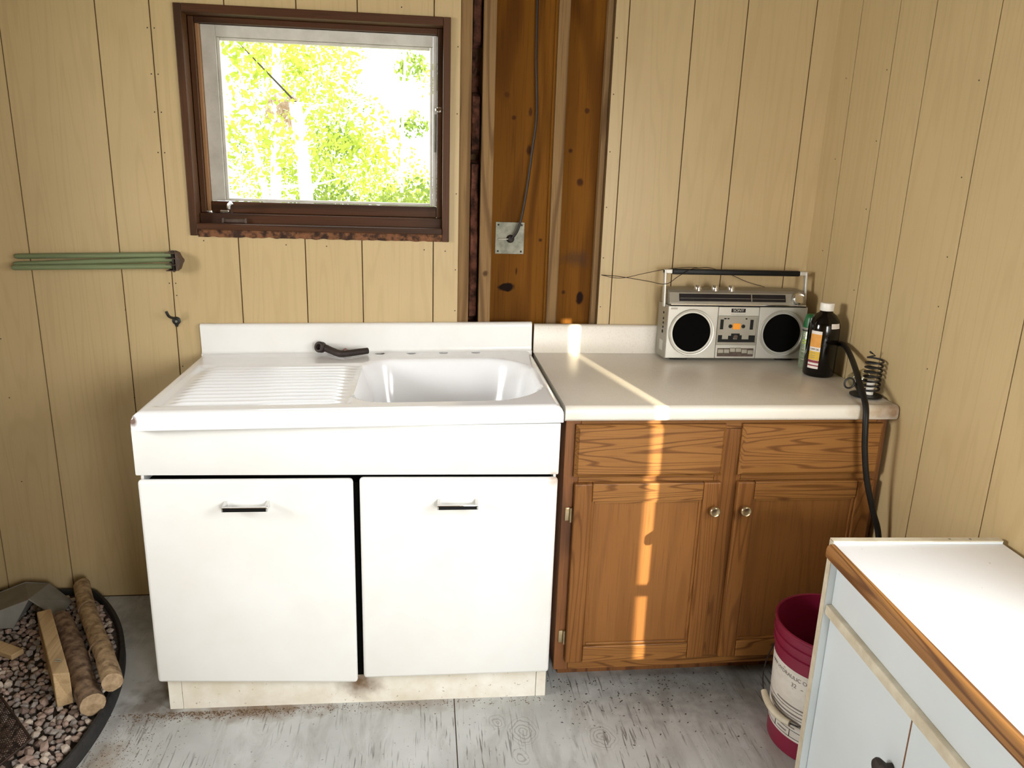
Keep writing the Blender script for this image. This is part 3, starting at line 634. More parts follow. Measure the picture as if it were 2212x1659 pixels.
# ------------------------------------------------------------------ bucket
b = thing('plastic_bucket', 'burgundy plastic pail with scuffed white label and wire bail', 'bucket', (1.852, -.885, 0))
prof = [(0, .004), (.128, .004), (.131, 0), (.135, .004), (.1415, .22), (.1445, .292), (.1445, .30), (.150, .302), (.150, .307), (.1455, .309), (.1465, .328), (.152, .330), (.152, .337), (.1475, .339), (.1485, .36), (.153, .364), (.1535, .370), (.150, .372), (.146, .370), (.143, .33), (.130, .02), (0, .02)]
MB().lathe(prof, n=48).build('pail', 'burgundy', b, True)
def br(z): return .135+(.1415-.135)*(z-.004)/.216 if z < .22 else .1415+.003*(z-.22)/.072
MB().lathe([(br(z)+.0006, z) for z in (.058, .12, .22, .268)], n=48, a0=math.radians(120), a1=math.radians(330)).build('label_sheet', 'bucket_label', b, True)
def wrap(th0, z0):
    def f(co):
        z = z0+co.y; r = br(z)+.0012+co.z; th = th0+co.x/br(z); return Vector((r*math.cos(th), r*math.sin(th), z))
    return f
TH = math.radians(232)
text_mesh('A/W HYDRAULIC OIL', .0155, 'lettering', 'ink_grey', b, (0, 0, 0), (0, 0, 0), 'LEFT', wrap(math.radians(166), .247), sx=1.0)
text_mesh('32', .017, 'lettering', 'ink_grey', b, (0, 0, 0), (0, 0, 0), 'LEFT', wrap(math.radians(203), .225))
def hoop(zs, a, e, name='printed_line', hh=.0009):
    for z in zs: MB().lathe([(br(z)+.0011, z-hh), (br(z)+.0012, z), (br(z)+.0011, z+hh)], n=30, a0=a, a1=e).build(name, 'ink', b, True)
hoop((.150, .128, .108, .088, .066), math.radians(150), math.radians(300))
for i, (th, z0, z1) in enumerate(((170, .088, .108), (186, .066, .088), (196, .088, .108), (208, .066, .088), (222, .088, .108), (234, .066, .088))):
    r_ = br(.09)+.0013; a = math.radians(th); MB().tube([(r_*math.cos(a), r_*math.sin(a), z0), (r_*math.cos(a), r_*math.sin(a), z1)], .0009, 5).build('printed_line', 'ink', b)
for z, w0, w1 in ((.138, 176, 236), (.118, 180, 242), (.097, 200, 214), (.076, 190, 204), (.160, 184, 222)):
    hoop((z,), math.radians(w0), math.radians(w1), 'small_print', .0022)
for ob in [q for q in b.children if q.name.startswith('small_print')]: ob.data.materials[0] = M['ink_grey']
# wire bail hanging down over the front, with a plastic grip
A = [math.radians(v) for v in range(0, 361)]
def bail(u):  # u in 0..1 from one ear to the other, hanging in front (towards -y, tipped)
    th = math.radians(95+u*190); s_ = math.sin(PI*u); z = .315-.19*math.sin(PI*u**1.25)**.6
    r = .158+.006*s_; return (r*math.cos(th), r*math.sin(th), z)
mb = MB(); mb.tube([bail(i/40) for i in range(41)], .002, 6); mb.build('bail', 'iron', b, True)
mb = MB(); mb.tube([bail(.40+.22*i/10) for i in range(11)], lambda q: .0085+.002*math.sin(PI*q), 10); mb.build('bail_grip', 'cream_edge', b, True)
for th in (95, 285):
    a = math.radians(th); mb = MB(); mb.tube([(.146*math.cos(a), .146*math.sin(a), .316), (.161*math.cos(a), .161*math.sin(a), .316)], .009, 12); mb.build('bail_ear', 'burgundy', b, True)

# ------------------------------------------------------------------ portable radio
r = thing('cassette_radio', 'silver portable cassette radio with black handle and two round speakers', 'radio', (1.803, -.083, .9185), (-.03, 0, 0))
HW = .247
mb = MB(); mb.prism([(-.047, .008), (-.050, .012), (-.050, .186), (-.046, .190), (.052, .190), (.055, .185), (.055, .02), (.046, .006)], -HW, HW, 'x'); mb.build('body', 'satin_dark', r)
mb = MB(); mb.prism([(-.046, .199), (-.034, .232), (-.022, .240), (.045, .243), (.05, .236), (.05, .1905), (-.040, .1905), (-.046, .194)], -HW+.006, HW-.006, 'x'); mb.build('top_housing', 'satin_dark', r)
MB().box(-HW+.008, HW-.008, -.0535, -.0465, .1915, .1965, .001).build('chrome_strip', 'chrome', r)
MB().box(-HW+.008, HW-.008, -.0525, -.0465, .186, .1905).build('shadow_strip', 'black', r)
for x in (-.19, .19): MB().box(x-.03, x+.03, -.03, .03, 0, .0075, .001).build('foot', 'black', r)
# slanted tuning dial: plane from (-.0455,.200) to (-.0345,.231)
def slant(x0, x1, t0, t1, d0, d1):
    a, bq = Vector((0, -.0455, .2005)), Vector((0, -.0345, .2305)); n = Vector((0, -.94, .34)); P = lambda t, d: a+(bq-a)*t+n*d
    return [(x0, P(t0, d0).y, P(t0, d0).z), (x1, P(t0, d0).y, P(t0, d0).z), (x1, P(t0, d1).y, P(t0, d1).z), (x0, P(t0, d1).y, P(t0, d1).z), (x0, P(t1, d0).y, P(t1, d0).z), (x1, P(t1, d0).y, P(t1, d0).z), (x1, P(t1, d1).y, P(t1, d1).z), (x0, P(t1, d1).y, P(t1, d1).z)]
dl = MB().hexa(slant(-.208, .168, .12, .92, .0012, -.002)).build('tuning_dial', 'dial', r)
MB().hexa(slant(-.205, .165, .42, .45, .0016, 0)).build('scale_line', 'satin_dark', dl); MB().hexa(slant(.045, .048, .15, .9, .0018, 0)).build('tuning_needle', 'satin_dark', dl)
kn_ = MB(); kn_.lathe([(.022, -.004), (.0225, .004), (.021, .010), (.018, .0125), (.016, .011), (0, .0115)], 0, 0, 28, 'y'); o = kn_.build('tuning_knob', 'chrome', r, True); o.location = (.211, -.046, .217); o.rotation_euler = (.35*-1, 0, 0)
for x in (-.135, -.075, -.018):
    o = MB().lathe([(.015, -.006), (.015, .0), (.012, .001), (.0115, .012), (.010, .014), (0, .0145)], 0, 0, 22).build('control_knob', 'chrome', r, True); o.location = (x, -.012, .2415)
# speaker panels
def spk(cx, x0, x1):
    p = MB().box(x0, x1, -.0535, -.0502, .010, .188, .0012).build('speaker_panel', 'satin', r)
    MB().lathe([(.0755, .0535), (.079, .0545), (.0795, .057), (.078, .0595), (.074, .059), (.0725, .056)], cx, .099, 56, 'y').build('speaker_ring', 'satin', p, True)
    MB().lathe([(.0735, .0545), (.0735, .0555), (.06, .0565), (0, .0575)], cx, .099, 56, 'y').build('speaker_grille', 'black_matte', p, True)
    return p
p = spk(-.161, -HW+.001, -.072); MB().box(-.238, -.215, -.0542, -.0536, .177, .183).build('badge', 'satin_dark', p)
spk(.160, .075, HW-.001)
# centre: name bar, cassette bay, keys
nb = MB().box(-.070, .073, -.0532, -.0502, .157, .187, .001).build('name_bar', 'satin', r)
pl = MB().box(-.026, .024, -.0542, -.0533, .169, .182).build('name_plate', 'dial', nb)
text_mesh('SONY', .0125, 'lettering', 'satin', nb, (-.001, -.0545, .1755), (PI/2, 0, 0), sx=1.15)
text_mesh('STEREO CASSETTE-CORDER', .0042, 'lettering', 'ink_grey', nb, (.0, -.0535, .1615), (PI/2, 0, 0), ext=.0001)
mb = MB()
for (a, b_, e, f) in ((-.070, .073, .150, .1555), (-.070, .073, .058, .064), (-.070, -.066, .064, .150), (.069, .073, .064, .150)): mb.box(a, b_, -.0532, -.0502, e, f)
bayo = mb.build('cassette_bay_frame', 'satin_dark', r)
bp = MB().box(-.0655, .0685, -.0508, -.0503, .0645, .1495).build('cassette_plate', 'satin_dark', r)
def blk(a, b_, e, f, m='black', y=-.0522, n='bay_slot'): MB().box(a, b_, y, -.0508, e, f).build(n, m, bp)
blk(-.060, -.049, .110, .144); blk(.046, .057, .110, .144); blk(-.048, -.040, .145, .149); blk(-.036, -.030, .145, .149); blk(.028, .034, .145, .149)
blk(-.064, .067, .066, .076); blk(-.064, -.05, .076, .090); blk(.045, .067, .076, .090); blk(-.028, -.010, .076, .088); blk(.004, .020, .076, .090); blk(-.018, .012, .088, .096)
for x in (-.024, .022): MB().lathe([(.0065, .0505), (.0065, .0530), (.003, .0535), (.003, .056), (0, .056)], x, .121, 16, 'y').build('spindle', 'black', bp, True)
MB().box(-.015, .012, -.0535, -.0523, .1105, .131).build('price_sticker', 'sticker', bp)
MB().lathe([(.008, .0522), (.007, .0545), (0, .055)], -.002, .085, 14, 'y').build('tape_head', 'bracket', bp, True)
kb = MB().box(-.070, .073, -.0525, -.0502, .010, .0565, .001).build('key_panel', 'satin', r)
MB().box(-.063, .066, -.0532, -.0526, .016, .045).build('key_recess', 'bracket', kb)
for i in range(6):
    x = -.062+i*.0212; hh = (.0, .0, .004, .004, .0, -.003)[i]
    MB().hexa([(x, -.0585, .029+hh), (x+.0195, -.0585, .029+hh), (x+.0195, -.0534, .026+hh), (x, -.0534, .026+hh), (x, -.056, .041+hh), (x+.0195, -.056, .041+hh), (x+.0195, -.0534, .043+hh), (x, -.0534, .043+hh)], .001).build('key', 'satin_dark', kb)
# side sockets and battery label on the left end
for (y, z, q) in ((-.01, .14, .004), (-.01, .125, .004), (-.01, .11, .004), (-.008, .095, .006), (-.008, .160, .004)): MB().lathe([(q, HW), (q, HW+.0015), (q*.5, HW+.0015), (q*.5, HW), (0, HW)], y, z, 12, 'x').build('socket', 'black', r)
MB().box(-HW-.0012, -HW, -.02, .015, .03, .065).build('end_cover', 'satin', r)
# folding handle
for sx in (-1, 1):
    x = sx*(HW+.004); mb = MB(); mb.hexa([(x-.004, -.022, .180), (x+.004, -.022, .180), (x+.004, -.006, .180), (x-.004, -.006, .180), (x-.004, -.008, .306), (x+.004, -.008, .306), (x+.004, .010, .306), (x-.004, .010, .306)], .002)
    mb.box(x-sx*.024 if sx > 0 else x-.004, x+.004 if sx > 0 else x+.024, -.008, .010, .292, .3065, .002); mb.build('handle_arm', 'satin', r)
MB().box(-HW+.020, HW-.020, -.010, .012, .2895, .308, .004).build('handle_grip', 'black', r, True)
off = Vector((1.803, -.083, .9185))
def L2(P): return [tuple(Vector(p)-off) for p in P]
mb = MB(); mb.tube(L2([(1.335, -.07, 1.200), (1.40, -.07, 1.1955), (1.497, -.075, 1.182), (1.552, -.10, 1.176), (1.592, -.105, 1.203), (1.639, -.09, 1.226), (1.672, -.075, 1.2295), (1.72, -.06, 1.229), (1.80, -.055, 1.205), (1.86, -.05, 1.182), (1.925, -.05, 1.166)]), .0012, 5, smooth_path=6); mb.tube(L2([(1.335, -.07, 1.200), (1.40, -.07, 1.190), (1.48, -.065, 1.206), (1.56, -.06, 1.222), (1.64, -.07, 1.231), (1.67, -.08, 1.2305)]), .0011, 5, smooth_path=6)
mb.build('aerial_wire', 'cable', r, True)

# ------------------------------------------------------------------ spray can, oil bottle, candle holder, hose
c_ = thing('spray_can', 'pale green spray can with dark green cap beside the radio', 'spray can', (2.023, -.213, .9185))
MB().lathe([(0, 0), (.021, 0), (.0235, .003), (.0235, .128), (.022, .131)], n=28).build('can', 'green_can', c_, True)
MB().lathe([(.0222, .1312), (.0236, .133), (.0236, .1365), (.0222, .138)], n=28).build('shoulder_ring', 'satin', c_, True)
MB().lathe([(.0238, .126), (.0238, .130)], n=28).build('dark_band', 'ink', c_, True)
MB().lathe([(.0222, .138), (.0222, .150), (.020, .168), (.0175, .179), (.014, .182), (0, .183)], n=28).build('cap', 'green_cap', c_, True)
MB().lathe([(.003, .019), (.003, .0225), (0, .0227)], .006, .168, 12, 'y').build('nozzle', 'cap_white', c_)
for z in (.093, .084): MB().lathe([(.0237, z), (.0238, z+.002), (.0237, z+.005)], n=20, a0=math.radians(190), a1=math.radians(300)).build('print_band', 'lime', c_, True)
for z in (.118, .11, .066, .056, .03): MB().lathe([(.0237, z), (.0237, z+.0016)], n=20, a0=math.radians(195), a1=math.radians(290)).build('print_band', 'lab_white', c_, True)
for z in (.046, .040, .036, .024, .018): MB().lathe([(.0237, z), (.0237, z+.0025)], n=10, a0=math.radians(240), a1=math.radians(275)).build('print_band', 'ink_grey', c_, True)

b2 = thing('lamp_oil_bottle', 'dark oil bottle with white screw cap and yellow label', 'bottle', (2.0205, -.308, .9185))
MB().lathe([(0, 0), (.044, 0), (.0485, .006), (.0485, .150), (.047, .168), (.042, .184), (.032, .198), (.021, .206), (.019, .210), (.019, .222)], n=40).build('bottle_body', 'bottle', b2, True)
MB().lathe([(.0208, .212), (.0215, .213), (.0215, .234), (.020, .2365), (0, .2368)], n=32).build('screw_cap', 'cap_white', b2, True)
def lab(z0, z1, m, n='label_field', a=196, e=238, dr=.0004): MB().lathe([(.0485+dr, z0), (.0485+dr, z1)], n=14, a0=math.radians(a), a1=math.radians(e)).build(n, m, b2, True)
lab(.028, .150, 'lab_white', 'label_sheet'); lab(.098, .140, 'lab_orange', dr=.0008); lab(.056, .084, 'lab_yellow', dr=.0008); lab(.047, .055, 'lab_red', dr=.0008); lab(.036, .040, 'lab_red', dr=.0008)
def wr(z0, th0, R_): return lambda co: Vector(((R_+co.z)*math.cos(th0+co.x/R_), (R_+co.z)*math.sin(th0+co.x/R_), z0+co.y))
text_mesh('LAMP OIL', .0085, 'lettering', 'ink', b2, (0, 0, 0), (0, 0, 0), 'CENTER', wr(.0905, math.radians(217), .0494), .0001, .8)
for z in (.078, .070, .063): MB().lathe([(.0495, z), (.0495, z+.0014)], n=6, a0=math.radians(206), a1=math.radians(222)).build('small_print', 'ink_grey', b2)
MB().lathe([(.0478, .160), (.0455, .176)], n=8, a0=math.radians(268), a1=math.radians(310), sx=1.012, sy=1.012).build('neck_sticker', 'lab_white', b2, True)

h = thing('candle_holder', 'black wrought iron spiral candle holder with clear glass at counter corner', 'candle holder', (2.040, -.562, .9187))
MB().lathe([(0, 0), (.030, 0), (.045, .003), (.046, .006), (.041, .0065), (.028, .003), (0, .003)], n=36).build('base_plate', 'iron', h, True)
mb = MB(); P = []
for i in range(150):
    u = i/149; a = 2*PI*7.2*u+1.0; P.append((.018+.0235*math.cos(a), .010+.0235*math.sin(a), .012+.100*u))
P += [(.016+.012, .028, .118), (.012, .026, .127), (.004, .018, .131)]
mb.tube(P, .0029, 7); mb.build('spiral', 'iron', h, True)
mb = MB(); mb.tube([(-.071+.015*math.cos(2*PI*i/24), -.023, .047+.015*math.sin(2*PI*i/24)) for i in range(24)], .0028, 7, closed=True); mb.tube([(-.056, -.023, .049), (-.044, -.024, .030), (-.030, -.020, .004)], .0038, 7, smooth_path=4); mb.build('ring_handle', 'iron', h, True)
MB().lathe([(0, .004), (.011, .004), (.011, .046), (.009, .049), (0, .0485)], .016, .010, 18).build('candle', 'candle', h, True)
o = MB().lathe([(.006, 0), (.020, .004), (.026, .018), (.027, .038), (.024, .052), (.0235, .052), (.025, .038), (.024, .019), (.018, .006), (0, .003)], n=28).build('glass_cup', 'votive', h, True); o.location = (-.006, .085, .023); o.rotation_euler = (math.radians(62), math.radians(14), math.radians(25))
mb = MB(); mb.tube([(.0255*math.cos(2*PI*i/28), .0255*math.sin(2*PI*i/28), .052) for i in range(28)], .0013, 6, closed=True); q = mb.build('cup_rim', 'brass', h, True); q.location = (-.006, .085, .023); q.rotation_euler = (math.radians(62), math.radians(14), math.radians(25))

ho = tag(MB().tube([(2.070, -.16, .929), (2.077, -.20, .96), (2.0785, -.25, 1.0), (2.0785, -.31, 1.022), (2.066, -.37, 1.026), (2.045, -.445, 1.011), (2.016, -.53, .991), (1.996, -.592, .968), (1.984, -.640, .945), (1.976, -.675, .917), (1.973, -.690, .874), (1.98, -.695, .80), (1.998, -.70, .71), (2.025, -.71, .62), (2.05, -.72, .54), (2.055, -.74, .40), (2.05, -.78, .2), (2.04, -.80, .0085)], .0085, 10, smooth_path=6).build('black_hose', 'hose', None, True), 'black rubber hose hanging over the countertop front to the floor', 'hose')

# ------------------------------------------------------------------ bent iron handle and paper scrap on the sink deck
ir = thing('iron_handle', 'dark rusted bent iron lever lying on the sink deck', 'lever', (.47, -.075, .9185))
mb = MB(); mb.tube([(-.072, .022, .021), (-.058, .020, .020), (-.040, .006, .016), (-.012, -.026, .0135), (.004, -.034, .0135), (.022, -.026, .0135), (.082, .010, .014)], lambda u: .0125-.002*u, 12, smooth_path=4); mb.build('lever_arm', 'rust', ir, True)
mb = MB(); mb.lathe([(.010, -.012), (.0165, -.012), (.0185, -.008), (.0185, .010), (.0155, .013), (.010, .013), (.0085, .0)], 0, 0, 20); o = mb.build('socket_end', 'rust', ir, True); o.location = (-.074, .024, .022); o.rotation_euler = (math.radians(75), 0, math.radians(-30))
pr = [(0.452+.05*i/6, -.040+.004*math.sin(j*2)-.006*j, .9175+.006*abs(math.sin(i*1.7+j))+.012*(1-abs(i-3)/3)) for j in range(4) for i in range(7)]
tag(MB().grid(pr, 7, 4).build('paper_scrap', 'rag', None, True), 'faded red paper scrap behind the rusted iron lever', 'paper')

# ------------------------------------------------------------------ things on the back wall
rk = thing('towel_rack', 'folded wall rack of three green wooden rods in brown bracket', 'towel rack', (-.055, 0, 1.217))
for (z1, z0, y1, y0) in ((.019, .003, -.024, -.012), (.003, -.020, -.014, -.026), (-.017, -.029, -.030, -.040)):
    MB().tube([(-.012, y1, z1), (-.25, (y1+y0)/2, (z1+z0)/2), (-.482, y0, z0), (-.490, y0, z0)], lambda u: .0085 if u < .97 else .006, 12).build('rod', 'green_paint', rk, True)
mb = MB(); mb.prism([(-.026, -.034), (.0, -.036), (.006, -.030), (.006, .026), (-.004, .030), (-.026, .028)], -.003, 0, 'y', 0); mb.prism([(.004, -.032), (.010, -.028), (.016, -.012), (.021, -.004), (.021, .002), (.015, .010), (.009, .024), (.004, .027)], -.042, -.001, 'y')
for z in (-.031, -.012, .008, .025): mb.box(-.026, .004, -.044, -.002, z-.0012, z+.0012)
mb.build('bracket', 'bracket', rk)
MB().tube([(-.008, -.022, -.037), (-.008, -.022, .032)], .004, 8).build('pivot_pin', 'rust', rk, True)

hk = thing('wall_hook', 'small black iron hook screwed to the panelling', 'hook', (-.075, 0, 1.02))
mb = MB(); mb.lathe([(.0135, 0), (.0135, .004), (.011, .0055), (0, .0055)], 0, -.004, 18, 'y'); mb.prism([(-.008, -.012), (.008, -.012), (.003, -.024), (-.003, -.024)], -.005, 0, 'y'); mb.tube([(0, -.004, .004), (-.006, -.018, .008), (-.012, -.034, .016), (-.015, -.040, .026), (-.018, -.040, .034)], .0045, 8, smooth_path=4); mb.build('hook_body', 'iron', hk, True)
MB().lathe([(.0042, .0055), (.004, .0065), (0, .007)], 0, -.006, 10, 'y').build('screw', 'galv', hk)

cb = thing('junction_plate', 'square galvanised steel cover plate nailed to bare plywood', 'cover plate', (1.033, .06, 1.305))
MB().box(-.050, .050, -.003, 0, -.054, .054, .001).build('plate', 'galv', cb)
for x in (-.040, .040):
    for z in (-.045, .045): MB().lathe([(.0035, .003), (.003, .0042), (0, .0045)], x, z, 10, 'y').build('nail', 'rust', cb)
MB().lathe([(.014, .003), (.014, .006), (.009, .009), (.008, .014), (0, .014)], .002, -.002, 16, 'y').build('cable_clamp', 'rust', cb, True)
MB().tube([(.0, -.012, -.002), (-.02, -.010, -.003), (-.040, -.006, -.004)], .002, 6).build('bare_wire', 'copper_wire', cb, True)
tag(MB().tube([(1.097, .048, ZC-.002), (1.098, .048, 2.1), (1.10, .045, 1.90), (1.105, .043, 1.80), (1.108, .04, 1.70), (1.098, .04, 1.60), (1.086, .045, 1.48), (1.070, .040, 1.38), (1.055, .036, 1.33), (1.038, .044, 1.304)], .0044, 10, smooth_path=5).build('electric_cable', 'cable', None, True), 'brown electric cable running down bare plywood into steel plate', 'cable')

# ------------------------------------------------------------------ hearth tray of gravel with firewood
ht = thing('hearth_tray', 'black rimmed tray of loose grey and pink gravel', 'hearth tray', (0, 0, 0))
CX, CY, CR = -1.11, -.70, .965
def outline(rad):
    pts = []; n = 140
    for i in range(n):
        a = 2*PI*i/n; x, y = CX+rad*math.cos(a), CY+rad*math.sin(a)
        pts.append((max(XL+.02+CR-rad, x), min(-.012-(CR-rad), y)))
    out = []
    for p in pts:
        if not out or (abs(p[0]-out[-1][0])+abs(p[1]-out[-1][1])) > 1e-5: out.append(p)
    return out
oo = outline(CR); 
mb = MB(); rings = [(CR, 0), (CR, .040), (CR-.004, .046), (CR-.012, .046), (CR-.016, .040), (CR-.016, .004)]
for (ra, za), (rb, zb) in zip(rings, rings[1:]):
    n = 140
    def raw(rad, z):
        o_ = []
        for i in range(n):
            a = 2*PI*i/n; o_.append((max(XL+.02+CR-rad, CX+rad*math.cos(a)), min(-.012-(CR-rad), CY+rad*math.sin(a)), z))
        return o_
    A_, B_ = raw(ra, za), raw(rb, zb); mb._add(A_+B_, [(i, (i+1) % n, n+(i+1) % n, n+i) for i in range(n)])
mb.build('rim', 'rim', ht, True)
MB().prism(outline(CR-.016), .002, .022).build('gravel_base', 'under_gravel', ht)
def inside(x, y): return (x-CX)**2+(y-CY)**2 < (CR-.032)**2 and y < -.05 and x > -.80
def stone_mesh(seed, mat):
    rnd = random.Random(seed); bm = bmesh.new(); bmesh.ops.create_icosphere(bm, subdivisions=1, radius=1)
    cuts = [Vector((rnd.gauss(0, 1), rnd.gauss(0, 1), rnd.gauss(0, 1))).normalized() for _ in range(5)]
    sx, sy, sz = rnd.uniform(.85, 1.3), rnd.uniform(.75, 1.0), rnd.uniform(.55, .85)
    for v in bm.verts:
        for cdir in cuts:
            dd = v.co.dot(cdir)
            if dd > .66: v.co -= cdir*(dd-.66)
        v.co = Vector((v.co.x*sx, v.co.y*sy, v.co.z*sz))*rnd.uniform(.88, 1.08)
    me = bpy.data.meshes.new('stone'); bm.to_mesh(me); bm.free(); me.materials.append(mat); return me
SM = [stone_mesh(i, STONES[(0, 1, 2, 0, 3, 1, 0, 2, 1, 3, 0, 1)[i]]) for i in range(12)]
spots = []; rg = random.Random(3); gridc = {}
tries = 0
while tries < 40000 and len(spots) < 2300:
    tries += 1; x, y = rg.uniform(-.80, -.14), rg.uniform(-1.5, -.06)
    if not inside(x, y): continue
    if y < -1.12 and rg.random() < .5: continue
    rad = rg.uniform(.0095, .0165); key = (int(x/.03), int(y/.03)); ok = True
    for i in (-1, 0, 1):
        for j in (-1, 0, 1):
            for (a, b_, rr) in gridc.get((key[0]+i, key[1]+j), ()):
                if (a-x)**2+(b_-y)**2 < ((rr+rad)*.66)**2: ok = False
    if ok: gridc.setdefault(key, []).append((x, y, rad)); spots.append((x, y, rad))
def score(p):  # how large a stone shows: near, and inside the frame
    d = Vector((p[0], p[1], .03))-CAM; u = d.dot(rt)/d.dot(fw)*F_PX+1106; v = 829.5-d.dot(up)/d.dot(fw)*F_PX
    vis = 0 < u < 2212 and v < 1659
    return (0 if vis else 1, d.length/p[2])
spots.sort(key=score)
vs, fs = [], []; fmat = []
for i, (x, y, rad) in enumerate(spots):
    me = SM[rg.randrange(12)]; rot = Matrix.Rotation(rg.uniform(0, 6.3), 3, 'Z') @ Matrix.Rotation(rg.uniform(-.5, .5), 3, 'X') @ Matrix.Rotation(rg.uniform(-.5, .5), 3, 'Y'); z = .024+rad*.45+rg.uniform(0, .006)
    if i < 300:
        o = bpy.data.objects.new('stone', me); COL.objects.link(o); o.parent = ht; o.matrix_local = Matrix.Translation((x, y, z)) @ rot.to_4x4() @ Matrix.Scale(rad, 4)
    else:
        kk = len(vs); vs += [tuple((rot @ v.co)*rad+Vector((x, y, z))) for v in me.vertices]; fs += [tuple(kk+q for q in p.vertices) for p in me.polygons]; fmat += [STONES.index(me.materials[0])]*len(me.polygons)
me = bpy.data.meshes.new('gravel'); me.from_pydata(vs, [], fs)
for q in STONES: me.materials.append(q)
me.polygons.foreach_set('material_index', fmat); o = bpy.data.objects.new('gravel', me); COL.objects.link(o); o.parent = ht; o['kind'] = 'stuff'

def bumpy_log(name, label, a, b_, ra, rb, mat, seed, group=None):
    a, b_ = Vector(a), Vector(b_); t_ = thing(name, label, 'firewood', tuple(b_), group=group)
    n, m = 16, 26; ax = (a-b_).normalized(); e1 = ax.orthogonal().normalized(); e2 = ax.cross(e1); v_, f_ = [], []
    for j in range(m):
        u = j/(m-1); c = (a-b_)*u+e1*.006*math.sin(u*5+seed); rr = ra+(rb-ra)*u
        for i in range(n):
            th = 2*PI*i/n; dd = e1*math.cos(th)+e2*math.sin(th); q = rr*(1+.10*mnoise.noise(Vector((math.cos(th)*1.5, math.sin(th)*1.5, u*6+seed*3)))); v_.append(tuple(c+dd*q))
    for j in range(m-1):
        for i in range(n): f_.append((j*n+i, j*n+(i+1) % n, (j+1)*n+(i+1) % n, (j+1)*n+i))
    mb = MB(); mb._add(v_, f_+[tuple((m-1)*n+i for i in range(n))]); mb.build('bark', mat, t_, True)
    mb = MB(); mb._add(v_[:n], [tuple(range(n))[::-1]]); mb.build('sawn_end', 'endgrain', t_)
    return t_, ax, e1, e2
GF = 'firewood lying on the gravel'
lg, ax, e1, e2 = bumpy_log('log', 'pale stripped branch with twig ring leaning at the tray rim', (-.446, -.070, .088), (-.136, -.650, .101), .028, .026, 'bark_pale', 1, GF)
for u in (.30, .72): MB().tube([(ax*u*.65+(e1*math.cos(2*PI*i/14)+e2*math.sin(2*PI*i/14))*(.033-.002*u)) for i in range(14)], .0022, 5, closed=True).build('twig_ring', 'bark', lg, True)
bumpy_log('log', 'round dark barked log between the board and the pale branch', (-.440, -.262, .068), (-.168, -.692, .071), .033, .033, 'bark', 4, GF)
bd = thing('lumber_offcut', 'square cut weathered lumber offcut on the gravel', 'firewood', (-.262, -.655, 0), group=GF)
E1 = Vector((-.262, -.655, .092)); E2 = Vector((-.462, -.307, .084)); ax = (E2-E1); sd_ = Vector((ax.y, -ax.x, 0)).normalized()*-1; hh = .052; hw = .020
def bc(P, s_, z): q = P+sd_*s_*hw; return tuple(Vector((q.x, q.y, q.z+z*hh))-Vector((-.262, -.655, 0)))
E1t = E1+(E2-E1)*.05
mb = MB(); mb.hexa([bc(E1, -1, -1), bc(E1, 1, -1), bc(E2, 1, -1), bc(E2, -1, -1), bc(E1, -1, .9), bc(E1t, 1, .9), bc(E2, 1, 1), bc(E2, -1, 1)], .003); mb.build('offcut', 'lumber', bd)
mb = MB(); mb.tube([Vector(bc(E1+(E2-E1)*.18, -.5, 1.0)), Vector(bc(E1+(E2-E1)*.19, .3, 1.12))], .0012, 5); mb.tube([Vector(bc(E1+(E2-E1)*.16, -.5, 1.0)), Vector(bc(E1+(E2-E1)*.17, .4, 1.08))], .0012, 5); mb.build('staple', 'galv', bd)
tag(MB().box(-.06, .045, -.02, .02, 0, .018, .003).build('wood_chip', 'lumber', None, loc=(-.535, -.40, .045)), 'short pale wood scrap lying on the gravel', 'firewood', GF).rotation_euler = (0, 0, -.5)

# unseen wood stove added on the tray to shade the lower left wall
ws = thing('added_wood_stove', 'black cast iron wood stove added out of view to shade the wall', 'stove', (-1.22, -.78, .04))
MB().box(-.30, .30, -.26, .26, .16, .72, .02).build('firebox', 'iron', ws)
MB().box(-.33, .33, -.29, .29, .721, .75, .008).build('top_plate', 'iron', ws)
MB().box(-.18, .18, -.275, -.262, .28, .60, .01).build('door', 'iron', ws)
for x in (-.25, .25):
    for y in (-.21, .21): MB().tube([(x, y, 0), (x, y, .158)], lambda u: .018+.012*u, 10).build('leg', 'iron', ws)
MB().tube([(.12, .12, .751), (.12, .12, ZC-.045)], .075, 24).build('flue_pipe', 'iron', ws, True)

# folded sheet-metal cover behind the logs
sm = thing('sheet_metal_cover', 'dull grey folded sheet metal cover over the firewood ends', 'metal cover', (-.56, -.18, 0))
o0 = Vector((-.56, -.18, 0))
pk = Vector((-.540, -.235, .136)); rb_ = Vector((-.556, -.062, .095)); rt_ = Vector((-.470, -.100, .045)); rf = Vector((-.455, -.235, .060)); lf = Vector((-.585, -.262, .050)); bl = Vector((-.640, -.050, .095)); l2 = Vector((-.80, -.08, .040)); l3 = Vector((-.80, -.262, .045))
mb = MB()
def plate(vs_, th=.003):
    n_ = (vs_[1]-vs_[0]).cross(vs_[2]-vs_[0]).normalized()*th; k_ = len(vs_); a_ = [tuple(v-o0) for v in vs_]+[tuple(v-n_-o0) for v in vs_]
    mb._add(a_, [tuple(range(k_)), tuple(k_+i for i in range(k_))[::-1]]+[(i, (i+1) % k_, k_+(i+1) % k_, k_+i) for i in range(k_)])
plate([pk, rf, rt_, rb_]); mb.build('right_flap', 'sheet', sm)
mb = MB(); plate([pk, rb_, bl, l2, l3, lf]); mb.build('left_flap', 'sheet', sm)

